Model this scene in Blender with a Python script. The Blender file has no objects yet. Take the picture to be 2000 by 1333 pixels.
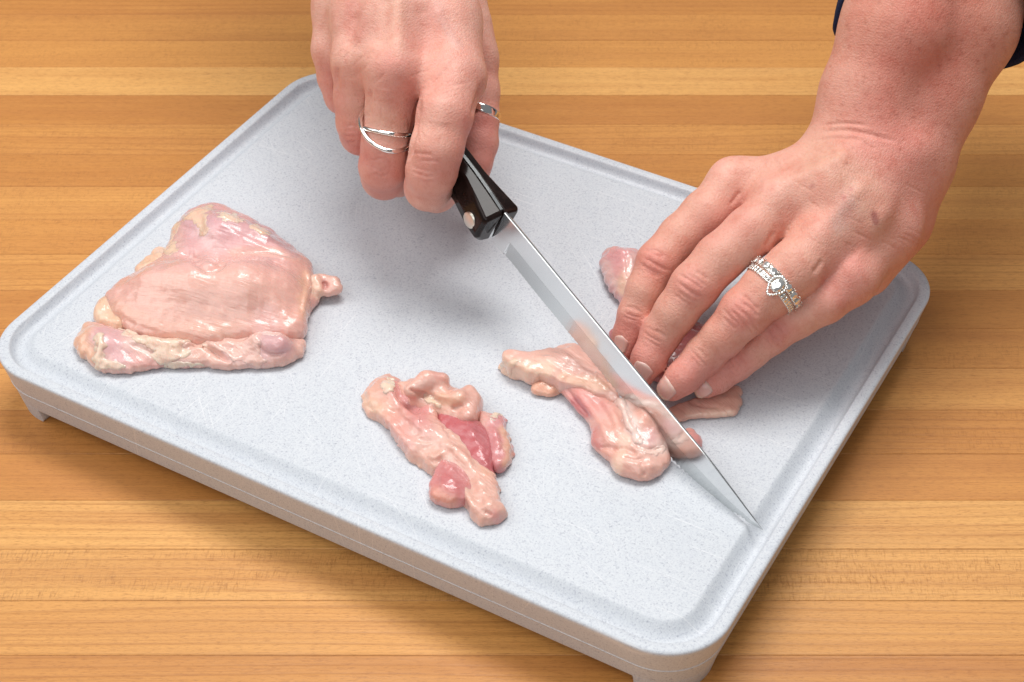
import bpy, bmesh, math, random
import numpy as np
from mathutils import Vector, Matrix

C = bpy.context.scene.collection
sc = bpy.context.scene
R_ = math.radians
MM = 0.001
HB = 33.0                      # height of the cutting surface over the table, mm
random.seed(7)
rng = np.random.default_rng(11)

# ------------------------------------------------------------------ camera
F = 3542.03
PITCH = R_(42.057)
CAMH = 580.05 * 0.36 / 0.381   # mm over the cutting surface
cam_d = bpy.data.cameras.new('camera')
cam = bpy.data.objects.new('camera', cam_d)
C.objects.link(cam)
cam.location = (0, 0, (CAMH + HB) * MM)
cam.rotation_euler = (math.pi / 2 - PITCH, 0, 0)
cam_d.sensor_width = 36
cam_d.lens = F / 2000 * 36
cam_d.clip_start = 0.05
cam_d.clip_end = 50
cam_d.dof.use_dof = True
cam_d.dof.focus_distance = 0.79
cam_d.dof.aperture_fstop = 26
sc.camera = cam

# ------------------------------------------------------------------ light
w = bpy.data.worlds.new('World')
sc.world = w
w.use_nodes = True
bg = w.node_tree.nodes['Background']
bg.inputs[0].default_value = (0.93, 0.96, 1.0, 1)
bg.inputs[1].default_value = 0.19


def area(name, loc, target, size, sizey, power, col):
    d = bpy.data.lights.new(name, 'AREA')
    d.shape = 'RECTANGLE'
    d.size = size
    d.size_y = sizey
    d.energy = power
    d.color = col
    o = bpy.data.objects.new(name, d)
    C.objects.link(o)
    o.location = loc
    v = Vector(target) - Vector(loc)
    o.rotation_euler = v.to_track_quat('-Z', 'Y').to_euler()
    return o


area('overhead_softbox', (0.10, 1.10, 1.60), (0.0, 0.62, 0), 0.95, 0.60, 22, (1.0, 0.985, 0.96))
area('side_softbox', (-1.30, 0.60, 1.35), (-0.1, 0.62, 0), 1.6, 1.3, 13, (1.0, 0.985, 0.965))
area('front_softbox', (-0.35, -0.55, 1.20), (0.0, 0.6, 0), 1.4, 1.0, 7.5, (0.98, 0.99, 1.0))
sc.view_settings.view_transform = 'Standard'
sc.view_settings.look = 'None'
sc.view_settings.exposure = 0.07
sc.view_settings.gamma = 1.0
sc.cycles.use_denoising = True
sc.cycles.max_bounces = 8

# ------------------------------------------------------------------ helpers
cp, sp = math.cos(PITCH), math.sin(PITCH)
FW = np.array([0, cp, -sp])
UP = np.array([0, sp, cp])
RT = np.array([1.0, 0, 0])
CAM = np.array([0, 0, CAMH])


def S(px, py, z=0.0):
    """point (mm, z over the cutting surface) seen at a pixel of the 2000 px photograph"""
    d = FW + RT * (px - 1000) / F + UP * (666.5 - py) / F
    return CAM + d * ((z - CAMH) / d[2])


def proj(X):
    d = np.asarray(X, float) - CAM
    z = d @ FW
    return np.stack([1000 + F * (d @ RT) / z, 666.5 - F * (d @ UP) / z], -1)


def pxmm(P):
    return F / ((np.asarray(P) - CAM) @ FW)


def W3(P):
    """mm over the board -> world metres"""
    P = np.asarray(P, float)
    return (P + np.array([0, 0, HB])) * MM


def norm(v):
    v = np.asarray(v, float)
    return v / np.linalg.norm(v)


def lin(r, g, b):
    f = lambda c: (c / 255 / 12.92) if c <= 10 else ((c / 255 + 0.055) / 1.055) ** 2.4
    return np.array([f(r), f(g), f(b)])


def tag(o, label=None, cat=None, group=None, kind=None):
    if label: o['label'] = label
    if cat: o['category'] = cat
    if group: o['group'] = group
    if kind: o['kind'] = kind
    return o


def empty(name, loc):
    o = bpy.data.objects.new(name, None)
    C.objects.link(o)
    o.location = Vector(loc)
    o.empty_display_size = 0.01
    return o


def root_loc(p):
    l = Vector((0, 0, 0))
    while p is not None:
        l = l + p.location
        p = p.parent
    return l


def mesh_obj(name, verts, faces, mat, parent=None, smooth=True, cols=None):
    """verts in world metres"""
    l = root_loc(parent)
    v = np.asarray(verts, float) - np.array(l)
    me = bpy.data.meshes.new(name)
    me.from_pydata([tuple(x) for x in v], [], [tuple(int(i) for i in f) for f in faces])
    me.update()
    if smooth:
        me.polygons.foreach_set('use_smooth', np.ones(len(me.polygons), bool))
    if cols is not None:
        a = me.color_attributes.new('Col', 'FLOAT_COLOR', 'POINT')
        c4 = np.ones((len(v), 4), np.float32)
        c4[:, :3] = cols
        a.data.foreach_set('color', c4.ravel())
    if mat: me.materials.append(mat)
    o = bpy.data.objects.new(name, me)
    C.objects.link(o)
    if parent is not None: o.parent = parent
    return o


def add_mod(o, t, **kw):
    m = o.modifiers.new(t.lower(), t)
    for k, v in kw.items(): setattr(m, k, v)
    return m


# ------------------------------------------------------------------ materials
class NT:
    def __init__(s, name):
        s.m = bpy.data.materials.new(name)
        s.m.use_nodes = True
        s.t = s.m.node_tree
        s.b = s.t.nodes['Principled BSDF']

    def n(s, typ, **kw):
        x = s.t.nodes.new('ShaderNode' + typ)
        for k, v in kw.items():
            if k.startswith('i_'):
                x.inputs[k[2:].replace('_', ' ')].default_value = v
            elif k.startswith('a_'):
                setattr(x, k[2:], v)
        return x

    def l(s, a, b):
        s.t.links.new(a, b)

    def set(s, **kw):
        for k, v in kw.items():
            s.b.inputs[k.replace('_', ' ')].default_value = v

    def math(s, op, a, b=None, clamp=False):
        x = s.t.nodes.new('ShaderNodeMath')
        x.operation = op
        x.use_clamp = clamp
        for i, q in enumerate((a, b)):
            if q is None: continue
            if hasattr(q, 'links'): s.l(q, x.inputs[i])
            else: x.inputs[i].default_value = q
        return x.outputs[0]

    def mix(s, fac, a, b, blend='MIX'):
        x = s.t.nodes.new('ShaderNodeMix')
        x.data_type = 'RGBA'
        x.blend_type = blend
        for i, q in ((0, fac), (6, a), (7, b)):
            if hasattr(q, 'links'): s.l(q, x.inputs[i])
            elif i == 0: x.inputs[0].default_value = q
            else: x.inputs[i].default_value = (*q, 1)
        return x.outputs[2]

    def ramp(s, fac, stops):
        x = s.t.nodes.new('ShaderNodeValToRGB')
        e = x.color_ramp.elements
        while len(e) < len(stops): e.new(0.5)
        for q, (p, c) in zip(e, stops):
            q.position = p
            q.color = (*c, 1) if len(c) == 3 else c
        s.l(fac, x.inputs[0])
        return x.outputs[0]

    def noise(s, vec, scale, detail=3, rough=0.5, dist=0.0):
        x = s.n('TexNoise')
        x.inputs['Scale'].default_value = scale
        x.inputs['Detail'].default_value = detail
        x.inputs['Roughness'].default_value = rough
        x.inputs['Distortion'].default_value = dist
        if vec is not None: s.l(vec, x.inputs['Vector'])
        return x.outputs['Fac']

    def mapping(s, vec, scale=(1, 1, 1), rot=(0, 0, 0), loc=None):
        if any(rot):                      # turn first, stretch afterwards
            r = s.n('Mapping')
            r.inputs['Rotation'].default_value = rot
            s.l(vec, r.inputs['Vector'])
            vec = r.outputs[0]
        x = s.n('Mapping')
        x.inputs['Scale'].default_value = scale
        s.l(vec, x.inputs['Vector'])
        if loc is not None: s.l(loc, x.inputs['Location'])
        return x.outputs[0]

    def coord(s):
        return s.n('TexCoord').outputs['Object']

    def bump(s, h, dist, strength=1.0, prev=None):
        x = s.n('Bump')
        x.inputs['Strength'].default_value = strength
        x.inputs['Distance'].default_value = dist
        s.l(h, x.inputs['Height'])
        if prev is not None: s.l(prev, x.inputs['Normal'])
        return x.outputs[0]


def mat_wood():
    t = NT('maple_staves')
    co = t.coord()
    sd = t.n('Attribute', a_attribute_type='OBJECT', a_attribute_name='seed').outputs['Fac']
    ti = t.n('Attribute', a_attribute_type='OBJECT', a_attribute_name='tint').outputs['Fac']
    fl = t.n('Attribute', a_attribute_type='OBJECT', a_attribute_name='fleck').outputs['Fac']
    off = t.n('CombineXYZ')
    t.l(t.math('MULTIPLY', sd, 3.1), off.inputs[0])
    t.l(t.math('MULTIPLY', sd, 7.7), off.inputs[1])
    t.l(t.math('MULTIPLY', sd, 5.3), off.inputs[2])
    base = t.mapping(co, (1, 1, 1), loc=off.outputs[0])
    rgp = t.n('Attribute', a_attribute_type='OBJECT', a_attribute_name='rings').outputs['Fac']
    wob = t.noise(t.mapping(base, (2.2, 14, 3)), 1.0, 2)
    yy = t.n('SeparateXYZ')
    t.l(base, yy.inputs[0])
    ring = t.math('SINE', t.math('ADD', t.math('MULTIPLY', yy.outputs[1], 1250.0), t.math('MULTIPLY', wob, 34.0)))
    ringm = t.math('POWER', t.math('MULTIPLY', t.math('ADD', ring, 1.0), 0.5), 7.0)
    brk = t.noise(t.mapping(base, (12, 900, 12)), 1.0, 2)
    ringm = t.math('MULTIPLY', t.math('MULTIPLY', ringm, t.math('ADD', brk, 0.35)), rgp)
    streak = t.noise(t.mapping(base, (9, 1300, 9)), 1.0, 4, 0.65)
    mid = t.noise(t.mapping(base, (3, 330, 3)), 1.0, 3, 0.6)
    broad = t.noise(t.mapping(base, (2.2, 62, 3)), 1.0, 3, 0.55)
    blot = t.noise(t.mapping(base, (14, 60, 14)), 1.0, 3, 0.6)
    fine = t.noise(t.mapping(base, (260, 1700, 260)), 1.0, 2, 0.7)
    c = t.ramp(ti, [(0.0, lin(194, 130, 66)), (0.5, lin(213, 150, 80)), (1.0, lin(230, 174, 103))])
    c = t.mix(t.math('MULTIPLY', t.math('SUBTRACT', broad, 0.45, True), 1.7, True), c, lin(182, 117, 62))
    c = t.mix(t.math('MULTIPLY', t.math('SUBTRACT', blot, 0.5, True), 1.3, True), c, lin(222, 158, 84))
    c = t.mix(t.math('MULTIPLY', t.math('SUBTRACT', mid, 0.5, True), 0.7, True), c, lin(176, 112, 58))
    c = t.mix(t.math('MULTIPLY', t.math('SUBTRACT', streak, 0.47, True), 1.7, True), c, lin(168, 106, 54))
    c = t.mix(t.math('MULTIPLY', ringm, 0.26), c, lin(134, 76, 34))
    c = t.mix(t.math('MULTIPLY', t.math('SUBTRACT', fine, 0.5, True), 2.2, True), c, lin(150, 92, 46))
    # cross-grain ray fleck and chatter on some staves
    fk = t.noise(t.mapping(base, (1100, 210, 95), rot=(0, 0, 0.06)), 1.0, 3, 0.7, 0.3)
    fkm = t.math('MULTIPLY', t.math('MULTIPLY', t.math('SUBTRACT', fk, 0.50, True), 4.5, True), fl)
    pat = t.noise(t.mapping(base, (30, 160, 26)), 1.0, 2)
    fkm = t.math('MULTIPLY', fkm, t.math('MULTIPLY', t.math('SUBTRACT', pat, 0.33, True), 3.0, True))
    c = t.mix(t.math('MULTIPLY', fkm, 0.36), c, lin(140, 84, 40))
    t.l(c, t.b.inputs['Base Color'])
    rg = t.noise(t.mapping(base, (40, 300, 40)), 1.0, 3)
    t.l(t.math('ADD', t.math('MULTIPLY', rg, 0.25), 0.34), t.b.inputs['Roughness'])
    t.set(Specular_IOR_Level=0.42)
    h = t.math('SUBTRACT', t.math('MULTIPLY', fine, 0.6), t.math('ADD', t.math('MULTIPLY', ringm, 0.3), t.math('MULTIPLY', fkm, 0.6)))
    t.l(t.bump(h, 0.00025, 0.5), t.b.inputs['Normal'])
    return t.m


def mat_board():
    t = NT('speckled_grey_plastic')
    co = t.coord()
    base = lin(207, 211, 216)
    n1 = t.noise(co, 1500.0, 3, 0.65)
    n2 = t.noise(t.mapping(co, (1, 1, 1), loc=None), 1080.0, 3, 0.6)
    n3 = t.noise(co, 60.0, 2)
    c = t.mix(t.math('MULTIPLY', t.math('SUBTRACT', n1, 0.47, True), 3.2, True), base, lin(178, 183, 194))
    c = t.mix(t.math('MULTIPLY', t.math('SUBTRACT', n2, 0.555, True), 3.8, True), c, lin(138, 142, 158))
    c = t.mix(t.math('MULTIPLY', t.math('SUBTRACT', n3, 0.45, True), 0.5, True), c, lin(197, 203, 212))
    # knife scratches: pale hair lines in a few directions
    acc = None
    for rot, sc_ in ((0.93, 1.0), (1.25, 0.8), (2.2, 0.7), (1.57, 1.2), (0.5, 0.6), (2.0, 0.9)):
        v = t.mapping(co, (28 * sc_, 1500 * sc_, 1), rot=(0, 0, rot))
        s_ = t.math('MULTIPLY', t.math('SUBTRACT', t.noise(v, 1.0, 1, 0.4), 0.66, True), 9.0, True)
        g = t.math('MULTIPLY', t.math('SUBTRACT', t.noise(t.mapping(co, (1, 1, 1), rot=(0, 0, rot)), 16.0 * sc_, 1), 0.48, True), 6.0, True)
        s_ = t.math('MULTIPLY', s_, g)
        acc = s_ if acc is None else t.math('MAXIMUM', acc, s_)
    c = t.mix(t.math('MULTIPLY', acc, 0.38), c, lin(240, 240, 242))
    t.l(c, t.b.inputs['Base Color'])
    t.set(Roughness=0.5, Specular_IOR_Level=0.4)
    h = t.math('SUBTRACT', t.math('MULTIPLY', n2, 0.5), acc)
    t.l(t.bump(h, 0.00012, 0.35), t.b.inputs['Normal'])
    return t.m


def mat_skin(name, rough=0.48):
    t = NT(name)
    co = t.coord()
    col = t.n('Attribute', a_attribute_name='Col').outputs['Color']
    m1 = t.noise(co, 170.0, 4, 0.6)
    m2 = t.noise(co, 700.0, 3, 0.6)
    c = t.mix(t.math('MULTIPLY', t.math('SUBTRACT', m1, 0.47, True), 2.2, True), col, (0.86, 0.66, 0.62), 'MULTIPLY')
    m0 = t.noise(co, 55.0, 4, 0.6)
    c = t.mix(t.math('MULTIPLY', t.math('SUBTRACT', m0, 0.46, True), 2.6, True), c, (0.93, 0.74, 0.72), 'MULTIPLY')
    c = t.mix(t.math('MULTIPLY', t.math('SUBTRACT', m2, 0.52, True), 2.4, True), c, (0.88, 0.74, 0.68), 'MULTIPLY')
    t.l(c, t.b.inputs['Base Color'])
    t.set(Roughness=rough, Subsurface_Weight=0.22, Subsurface_Scale=0.0022, Specular_IOR_Level=0.38)
    t.b.inputs['Subsurface Radius'].default_value = (1.0, 0.38, 0.22)
    v = t.n('TexVoronoi', a_feature='DISTANCE_TO_EDGE')
    v.inputs['Scale'].default_value = 900
    t.l(t.mapping(co, (1.0, 0.55, 0.8), rot=(0.2, 0.3, 0.6)), v.inputs['Vector'])
    cell = t.math('MULTIPLY', t.math('MINIMUM', v.outputs[0], 0.25), 4.0)
    n3 = t.noise(t.mapping(co, (1, 0.45, 0.7), rot=(0, 0, 0.5)), 820.0, 3, 0.6)
    fur = t.noise(t.mapping(co, (220, 1300, 900), rot=(0.0, 0.5, 0.75)), 1.0, 2, 0.6, 0.3)
    b0 = t.bump(fur, 0.00045, 0.45)
    b1 = t.bump(cell, 0.00014, 0.5, b0)
    t.l(t.bump(n3, 0.0003, 0.5, b1), t.b.inputs['Normal'])
    return t.m


def mat_meat(name, rough=0.30, fibre=(0.0, 0.0, 0.4), sss=0.3, lumpy=1.0):
    t = NT(name)
    co = t.coord()
    col = t.n('Attribute', a_attribute_name='Col').outputs['Color']
    fb = t.noise(t.mapping(co, (60, 900, 300), rot=fibre), 1.0, 3, 0.6, 0.3)
    m1 = t.noise(co, 190.0, 4, 0.6)
    m2 = t.noise(co, 75.0, 3, 0.5)
    c = t.mix(t.math('MULTIPLY', t.math('SUBTRACT', fb, 0.5, True), 0.6, True), col, (0.92, 0.80, 0.78), 'MULTIPLY')
    c = t.mix(t.math('MULTIPLY', t.math('SUBTRACT', m1, 0.5, True), 0.7, True), c, (0.93, 0.76, 0.76), 'MULTIPLY')
    c = t.mix(t.math('MULTIPLY', t.math('SUBTRACT', m2, 0.52, True), 0.9, True), c, (1.0, 0.93, 0.86), 'MULTIPLY')
    t.l(c, t.b.inputs['Base Color'])
    rg = t.noise(co, 260.0, 3)
    t.l(t.math('ADD', t.math('MULTIPLY', rg, 0.22), rough - 0.11), t.b.inputs['Roughness'])
    t.set(Subsurface_Weight=sss, Subsurface_Scale=0.007, Specular_IOR_Level=0.5, Coat_Weight=0.85, Coat_Roughness=0.11, Coat_IOR=1.4)
    t.b.inputs['Subsurface Radius'].default_value = (1.0, 0.45, 0.35)
    lump = t.noise(co, 330.0, 3, 0.55)
    b1 = t.bump(lump, 0.0009 * lumpy, 0.5)
    nn = t.bump(fb, 0.0007, 0.5, b1)
    t.l(nn, t.b.inputs['Normal'])
    cn = t.bump(t.noise(co, 240.0, 3, 0.5), 0.0013 * lumpy, 0.5, None)
    t.l(cn, t.b.inputs['Coat Normal'])
    return t.m


def mat_plain(name, col, rough, metal=0.0, spec=0.5, noise_scale=None, dark=0.8, bump=0.0):
    t = NT(name)
    t.set(Roughness=rough, Metallic=metal, Specular_IOR_Level=spec)
    if noise_scale:
        n = t.noise(t.coord(), noise_scale, 3, 0.6)
        c = t.mix(t.math('MULTIPLY', t.math('SUBTRACT', n, 0.45, True), 3.0, True), col, tuple(np.array(col) * dark))
        t.l(c, t.b.inputs['Base Color'])
        if bump: t.l(t.bump(n, bump, 0.5), t.b.inputs['Normal'])
    else:
        t.b.inputs['Base Color'].default_value = (*col, 1)
    return t.m


def mat_blade(name, rough, col):
    t = NT(name)
    co = t.coord()
    t.set(Metallic=1.0)
    n = t.noise(t.mapping(co, (20, 20, 2500), rot=(0, 0, 0)), 1.0, 2, 0.5)
    t.b.inputs['Base Color'].default_value = (*col, 1)
    t.l(t.math('ADD', t.math('MULTIPLY', n, 0.06), rough), t.b.inputs['Roughness'])
    return t.m


M_wood = mat_wood()
M_board = mat_board()
M_skin = mat_skin('skin')
M_steel = mat_blade('polished_steel', 0.13, (0.78, 0.79, 0.79))
M_bevel = mat_blade('ground_steel', 0.2, (0.68, 0.70, 0.70))
M_handle = mat_plain('dark_resin', (0.013, 0.0075, 0.0065), 0.12, 0, 0.2, 220.0, 2.2)
M_rivet = mat_plain('nickel_silver', (0.80, 0.77, 0.68), 0.35, 1.0)
M_silver = mat_plain('silver', (0.90, 0.88, 0.85), 0.10, 1.0)
M_wgold = mat_plain('white_gold', (0.80, 0.76, 0.70), 0.18, 1.0)
M_gem = mat_plain('diamond', (0.93, 0.93, 0.90), 0.04, 0.85)
M_cloth = mat_plain('navy_knit', (0.016, 0.022, 0.060), 0.9, 0, 0.25, 1500.0, 0.45, 0.0008)
M_nail = None

# ------------------------------------------------------------------ table
table = empty('table', (0, 0.62, 0))
tag(table, 'honey-coloured butcher block table of long wood staves under the grey board', 'table')
pitch = 28.2
y0 = 455.9 - pitch * 10
for i in range(42):
    ya, yb = y0 + i * pitch, y0 + (i + 1) * pitch
    if i < 30:
        cuts = [-900, random.uniform(-700, -420), random.uniform(420, 700), 900]
    else:
        cuts = [-900, 900]
    if i in (13, 21): cuts = [-900, random.uniform(-650, -450), 900]
    for k in range(len(cuts) - 1):
        xa, xb = cuts[k], cuts[k + 1]
        g = 0.09
        v, f = [], []
        e = 0.16
        dz = random.uniform(-0.05, 0.05)
        for (ix, iz) in ((g, -30.0), (g, -e), (g + e, 0.0)):
            for (sx, sy) in ((0, 0), (1, 0), (1, 1), (0, 1)):
                v.append(((xb - ix if sx else xa + ix), (yb - ix if sy else ya + ix), iz + dz))
        f = [(3, 2, 1, 0), (8, 9, 10, 11)]
        for q in (0, 4):
            for j in range(4): f.append((q + j, q + (j + 1) % 4, q + 4 + (j + 1) % 4, q + 4 + j))
        o = mesh_obj('plank', np.array(v) * MM, f, M_wood, table, smooth=False)
        o['seed'] = random.uniform(0, 10)
        o['tint'] = random.choice([0.12, 0.3, 0.42, 0.5, 0.6, 0.75, 0.95]) + random.uniform(-0.05, 0.05)
        o['fleck'] = 1.0 if random.random() < 0.4 else 0.25
        o['rings'] = 0.9 if random.random() < 0.22 else 0.1
        if i == 11: o['fleck'] = 1.6; o['tint'] = 0.85
        if i in (9, 10): o['rings'] = 1.0; o['fleck'] = 0.2

# ------------------------------------------------------------------ cutting board
BC = np.array([-19.34, 664.6]) * 0.36 / 0.381
BW, BH, BR = 360.0, 360.0 * 0.76115, R_(-29.587)
bx_ = np.array([math.cos(BR), math.sin(BR)])
by_ = np.array([-math.sin(BR), math.cos(BR)])
board = empty('cutting_board', (BC[0] * MM, BC[1] * MM, 0))
tag(board, 'pale grey speckled plastic cutting board with a juice groove, holding the raw chicken', 'cutting board')


def rrect(inset, rad, n=14, seg=24):
    """rounded rectangle loop, board coordinates (mm), with points along the straight sides"""
    a, b = BW / 2 - inset, BH / 2 - inset
    rad = max(rad, 1.0)
    out = []
    for (cx, cy, a0) in ((a - rad, b - rad, 0), (-a + rad, b - rad, 90), (-a + rad, -b + rad, 180), (a - rad, -b + rad, 270)):
        for i in range(n + 1):
            t = R_(a0 + 90 * i / n)
            out.append((cx + rad * math.cos(t), cy + rad * math.sin(t)))
        nx = len(out)
    # insert straight points
    res = []
    m = len(out)
    for i in range(m):
        p, q = out[i], out[(i + 1) % m]
        res.append(p)
        if math.hypot(q[0] - p[0], q[1] - p[1]) > 60:
            for k in range(1, seg):
                res.append((p[0] + (q[0] - p[0]) * k / seg, p[1] + (q[1] - p[1]) * k / seg))
    return np.array(res)


def bworld(xy, z):
    xy = np.asarray(xy)
    w_ = BC + xy[:, :1] * bx_ + xy[:, 1:] * by_
    return np.concatenate([w_, np.full((len(xy), 1), z) if np.isscalar(z) else np.asarray(z)[:, None]], 1)


RAD = 28.0
prof = [(10.5, -23.5), (9.5, -24.9), (6.2, -25.0), (5.6, -25.0), (5.25, -24.6), (5.15, -24.1), (4.95, -23.2), (3.5, -15.8), (3.32, -15.0), (3.22, -14.75), (2.95, -14.6), (2.88, -14.4), (3.08, -14.2), (3.0, -13.7), (2.84, -13.0), (0.95, -4.0), (0.75, -3.0), (0.45, -1.6), (0.5, -0.7), (1.2, -0.15), (2.2, 0.0),
        (4.8, 0.0), (5.3, -0.12), (5.7, -0.6), (6.3, -2.4), (7.1, -4.0), (8.2, -4.75), (9.6, -4.8), (11.2, -4.1), (13.0, -2.6), (14.6, -1.2), (15.6, -0.45), (16.3, -0.12), (17.0, 0.0)]
V, FA = [], []
for ins, z in prof:
    V.append(bworld(rrect(ins, RAD - ins * 0.9), z))
nL = len(V[0])
V = np.concatenate(V)
for k in range(len(prof) - 1):
    for j in range(nL):
        j2 = (j + 1) % nL
        FA.append((k * nL + j, k * nL + j2, (k + 1) * nL + j2, (k + 1) * nL + j))
top = (len(prof) - 1) * nL
FA.append(tuple(top + j for j in range(nL)))
FA.append(tuple(j for j in reversed(range(nL))))
o = mesh_obj('board_body', W3(V), FA, M_board, board)
o.data.set_sharp_from_angle(angle=R_(50))

# corner feet: the side wall carried down to the table round each corner, with an arched end
for ci in range(4):
    n = 14
    per = []
    full = rrect(6.6, RAD - 6)
    # indices of the corner arc in the loop: find points of this corner
    ang0 = ci * 90
    a, b = BW / 2, BH / 2
    sgn = [(1, 1), (-1, 1), (-1, -1), (1, -1)][ci]

    def arc(ins, ext):
        rad = RAD - ins * 0.9
        cx, cy = sgn[0] * (a - ins - rad), sgn[1] * (b - ins - rad)
        pts = []
        t0, t1 = R_(ang0), R_(ang0 + 90)
        d0 = np.array([math.sin(t0), -math.cos(t0)])
        d1 = np.array([-math.sin(t1), math.cos(t1)])
        p0 = np.array([cx + rad * math.cos(t0), cy + rad * math.sin(t0)])
        p1 = np.array([cx + rad * math.cos(t1), cy + rad * math.sin(t1)])
        for k in (1, .85, .65, .4, .2): pts.append(p0 + d0 * ext * k)
        for i in range(n + 1):
            t = t0 + (t1 - t0) * i / n
            pts.append(np.array([cx + rad * math.cos(t), cy + rad * math.sin(t)]))
        for k in (.2, .4, .65, .85, 1): pts.append(p1 + d1 * ext * k)
        return np.array(pts)
    ext = 2.0
    m = n + 11
    lift = np.zeros(m)
    for q, l in ((0, 7.6), (1, 5.2), (2, 2.0), (3, 0.3)):
        lift[q] = l
        lift[m - 1 - q] = l
    ot, ob, it, ib = arc(5.12, ext), arc(6.8, ext), arc(11, ext), arc(11, ext)
    v = np.concatenate([bworld(ot, -24.2), bworld(ob, np.minimum(-33.0 + lift, -25.0)), bworld(it, -23.8), bworld(ib, np.minimum(-33.0 + lift, -25.0))])
    f = []
    for j in range(m - 1):
        f += [(m + j, m + j + 1, j + 1, j), (2 * m + j, 2 * m + j + 1, 3 * m + j + 1, 3 * m + j), (3 * m + j, 3 * m + j + 1, m + j + 1, m + j), (j, j + 1, 2 * m + j + 1, 2 * m + j)]
    f += [(0, 2 * m, 3 * m, m), (m - 1, 2 * m - 1, 4 * m - 1, 3 * m - 1)]
    mesh_obj('foot', W3(v), f, M_board, board).data.set_sharp_from_angle(angle=R_(40))


# ------------------------------------------------------------------ signed distance modelling
def smin(a, b, k):
    if k <= 0: return np.minimum(a, b)
    h = np.maximum(k - np.abs(a - b), 0.0) / k
    return np.minimum(a, b) - h * h * k * 0.25


class Field:
    def __init__(s, lo, hi, h):
        s.lo = np.floor(np.asarray(lo, float))
        s.h = h
        s.n = np.ceil((np.asarray(hi) - s.lo) / h).astype(int) + 1
        s.f = np.full(s.n, 25.0, np.float32)

    def box(s, lo, hi):
        a = np.clip(np.floor((np.asarray(lo) - s.lo) / s.h).astype(int), 0, s.n)
        b = np.clip(np.ceil((np.asarray(hi) - s.lo) / s.h).astype(int) + 1, 0, s.n)
        ax = [s.lo[i] + s.h * np.arange(a[i], b[i], dtype=np.float32) for i in range(3)]
        sl = tuple(slice(a[i], b[i]) for i in range(3))
        return sl, ax

    def add(s, fn, lo, hi, k):
        m = k + 3
        sl, ax = s.box(np.asarray(lo) - m, np.asarray(hi) + m)
        if min(len(q) for q in ax) == 0: return
        X, Y, Z = np.meshgrid(*ax, indexing='ij', sparse=True)
        s.f[sl] = smin(s.f[sl], fn(X, Y, Z).astype(np.float32), k)

    def cone(s, a, b, r1, r2, k=2.0):
        s.add(cone_fn(a, b, r1, r2), np.minimum(np.asarray(a) - r1, np.asarray(b) - r2), np.maximum(np.asarray(a) + r1, np.asarray(b) + r2), k)

    def merge(s, o, k):
        s.f = smin(s.f, o.f, k)


def cone_fn(a, b, r1, r2):
    a = np.asarray(a, float)
    b = np.asarray(b, float)
    d = b - a
    L2 = float(d @ d)

    def fn(X, Y, Z):
        px, py, pz = X - a[0], Y - a[1], Z - a[2]
        t = np.clip((px * d[0] + py * d[1] + pz * d[2]) / L2, 0, 1)
        dx, dy, dz = px - t * d[0], py - t * d[1], pz - t * d[2]
        return np.sqrt(dx * dx + dy * dy + dz * dz) - (r1 + (r2 - r1) * t)
    return fn


def surface(fd):
    f = fd.f
    ins = f < 0
    n = np.array(f.shape)
    c = np.zeros(n - 1, np.int8)
    for i in (0, 1):
        for j in (0, 1):
            for k in (0, 1):
                c += ins[i:n[0] - 1 + i, j:n[1] - 1 + j, k:n[2] - 1 + k]
    act = np.argwhere((c > 0) & (c < 8))
    idx = np.full(n - 1, -1, np.int32)
    idx[tuple(act.T)] = np.arange(len(act))
    acc = np.zeros((len(act), 3))
    cnt = np.zeros(len(act))
    cor = [(i, j, k) for i in (0, 1) for j in (0, 1) for k in (0, 1)]
    for p in cor:
        for ax in range(3):
            if p[ax]: continue
            q = list(p)
            q[ax] = 1
            fa = f[tuple((act + p).T)]
            fb = f[tuple((act + q).T)]
            m = (fa < 0) != (fb < 0)
            t = fa[m] / (fa[m] - fb[m])
            pos = np.tile(np.array(p, float), (m.sum(), 1))
            pos[:, ax] += t
            acc[m] += pos
            cnt[m] += 1
    v = fd.lo + (act + acc / cnt[:, None]) * fd.h
    faces = []
    for ax in range(3):
        u, w_ = [(1, 2), (2, 0), (0, 1)][ax]
        a = [slice(None)] * 3
        b = [slice(None)] * 3
        a[ax] = slice(0, -1)
        b[ax] = slice(1, None)
        ch = ins[tuple(a)] != ins[tuple(b)]
        e = np.argwhere(ch)
        ok = (e[:, u] > 0) & (e[:, w_] > 0) & (e[:, u] < n[u] - 1) & (e[:, w_] < n[w_] - 1)
        e = e[ok]
        sg = ins[tuple(a)][tuple(e.T)]
        q = []
        for (du, dw) in ((0, 0), (-1, 0), (-1, -1), (0, -1)):
            g = e.copy()
            g[:, u] += du
            g[:, w_] += dw
            q.append(idx[tuple(g.T)])
        q = np.stack(q, 1)
        q[~sg] = q[~sg][:, ::-1]
        faces.append(q)
    return v, np.concatenate(faces)


def edges_of(fc):
    e = np.concatenate([fc[:, [i, (i + 1) % fc.shape[1]]] for i in range(fc.shape[1])])
    e.sort(1)
    return np.unique(e, axis=0)


def laplace(v, e, it, lam=0.5):
    n = len(v)
    deg = np.bincount(e.ravel(), minlength=n)[:, None]
    for _ in range(it):
        s_ = np.stack([np.bincount(e[:, 0], v[e[:, 1], i], n) + np.bincount(e[:, 1], v[e[:, 0], i], n) for i in range(3)], 1)
        v = v + lam * (s_ / deg - v)
    return v


def vnormals(v, fc):
    a = v[fc[:, 2]] - v[fc[:, 0]]
    b = v[fc[:, 3]] - v[fc[:, 1]]
    nn = np.cross(a, b)
    out = np.zeros_like(v)
    for j in range(4):
        for i in range(3): out[:, i] += np.bincount(fc[:, j], nn[:, i], len(v))
    return out / np.maximum(np.linalg.norm(out, axis=1, keepdims=True), 1e-9)


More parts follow.
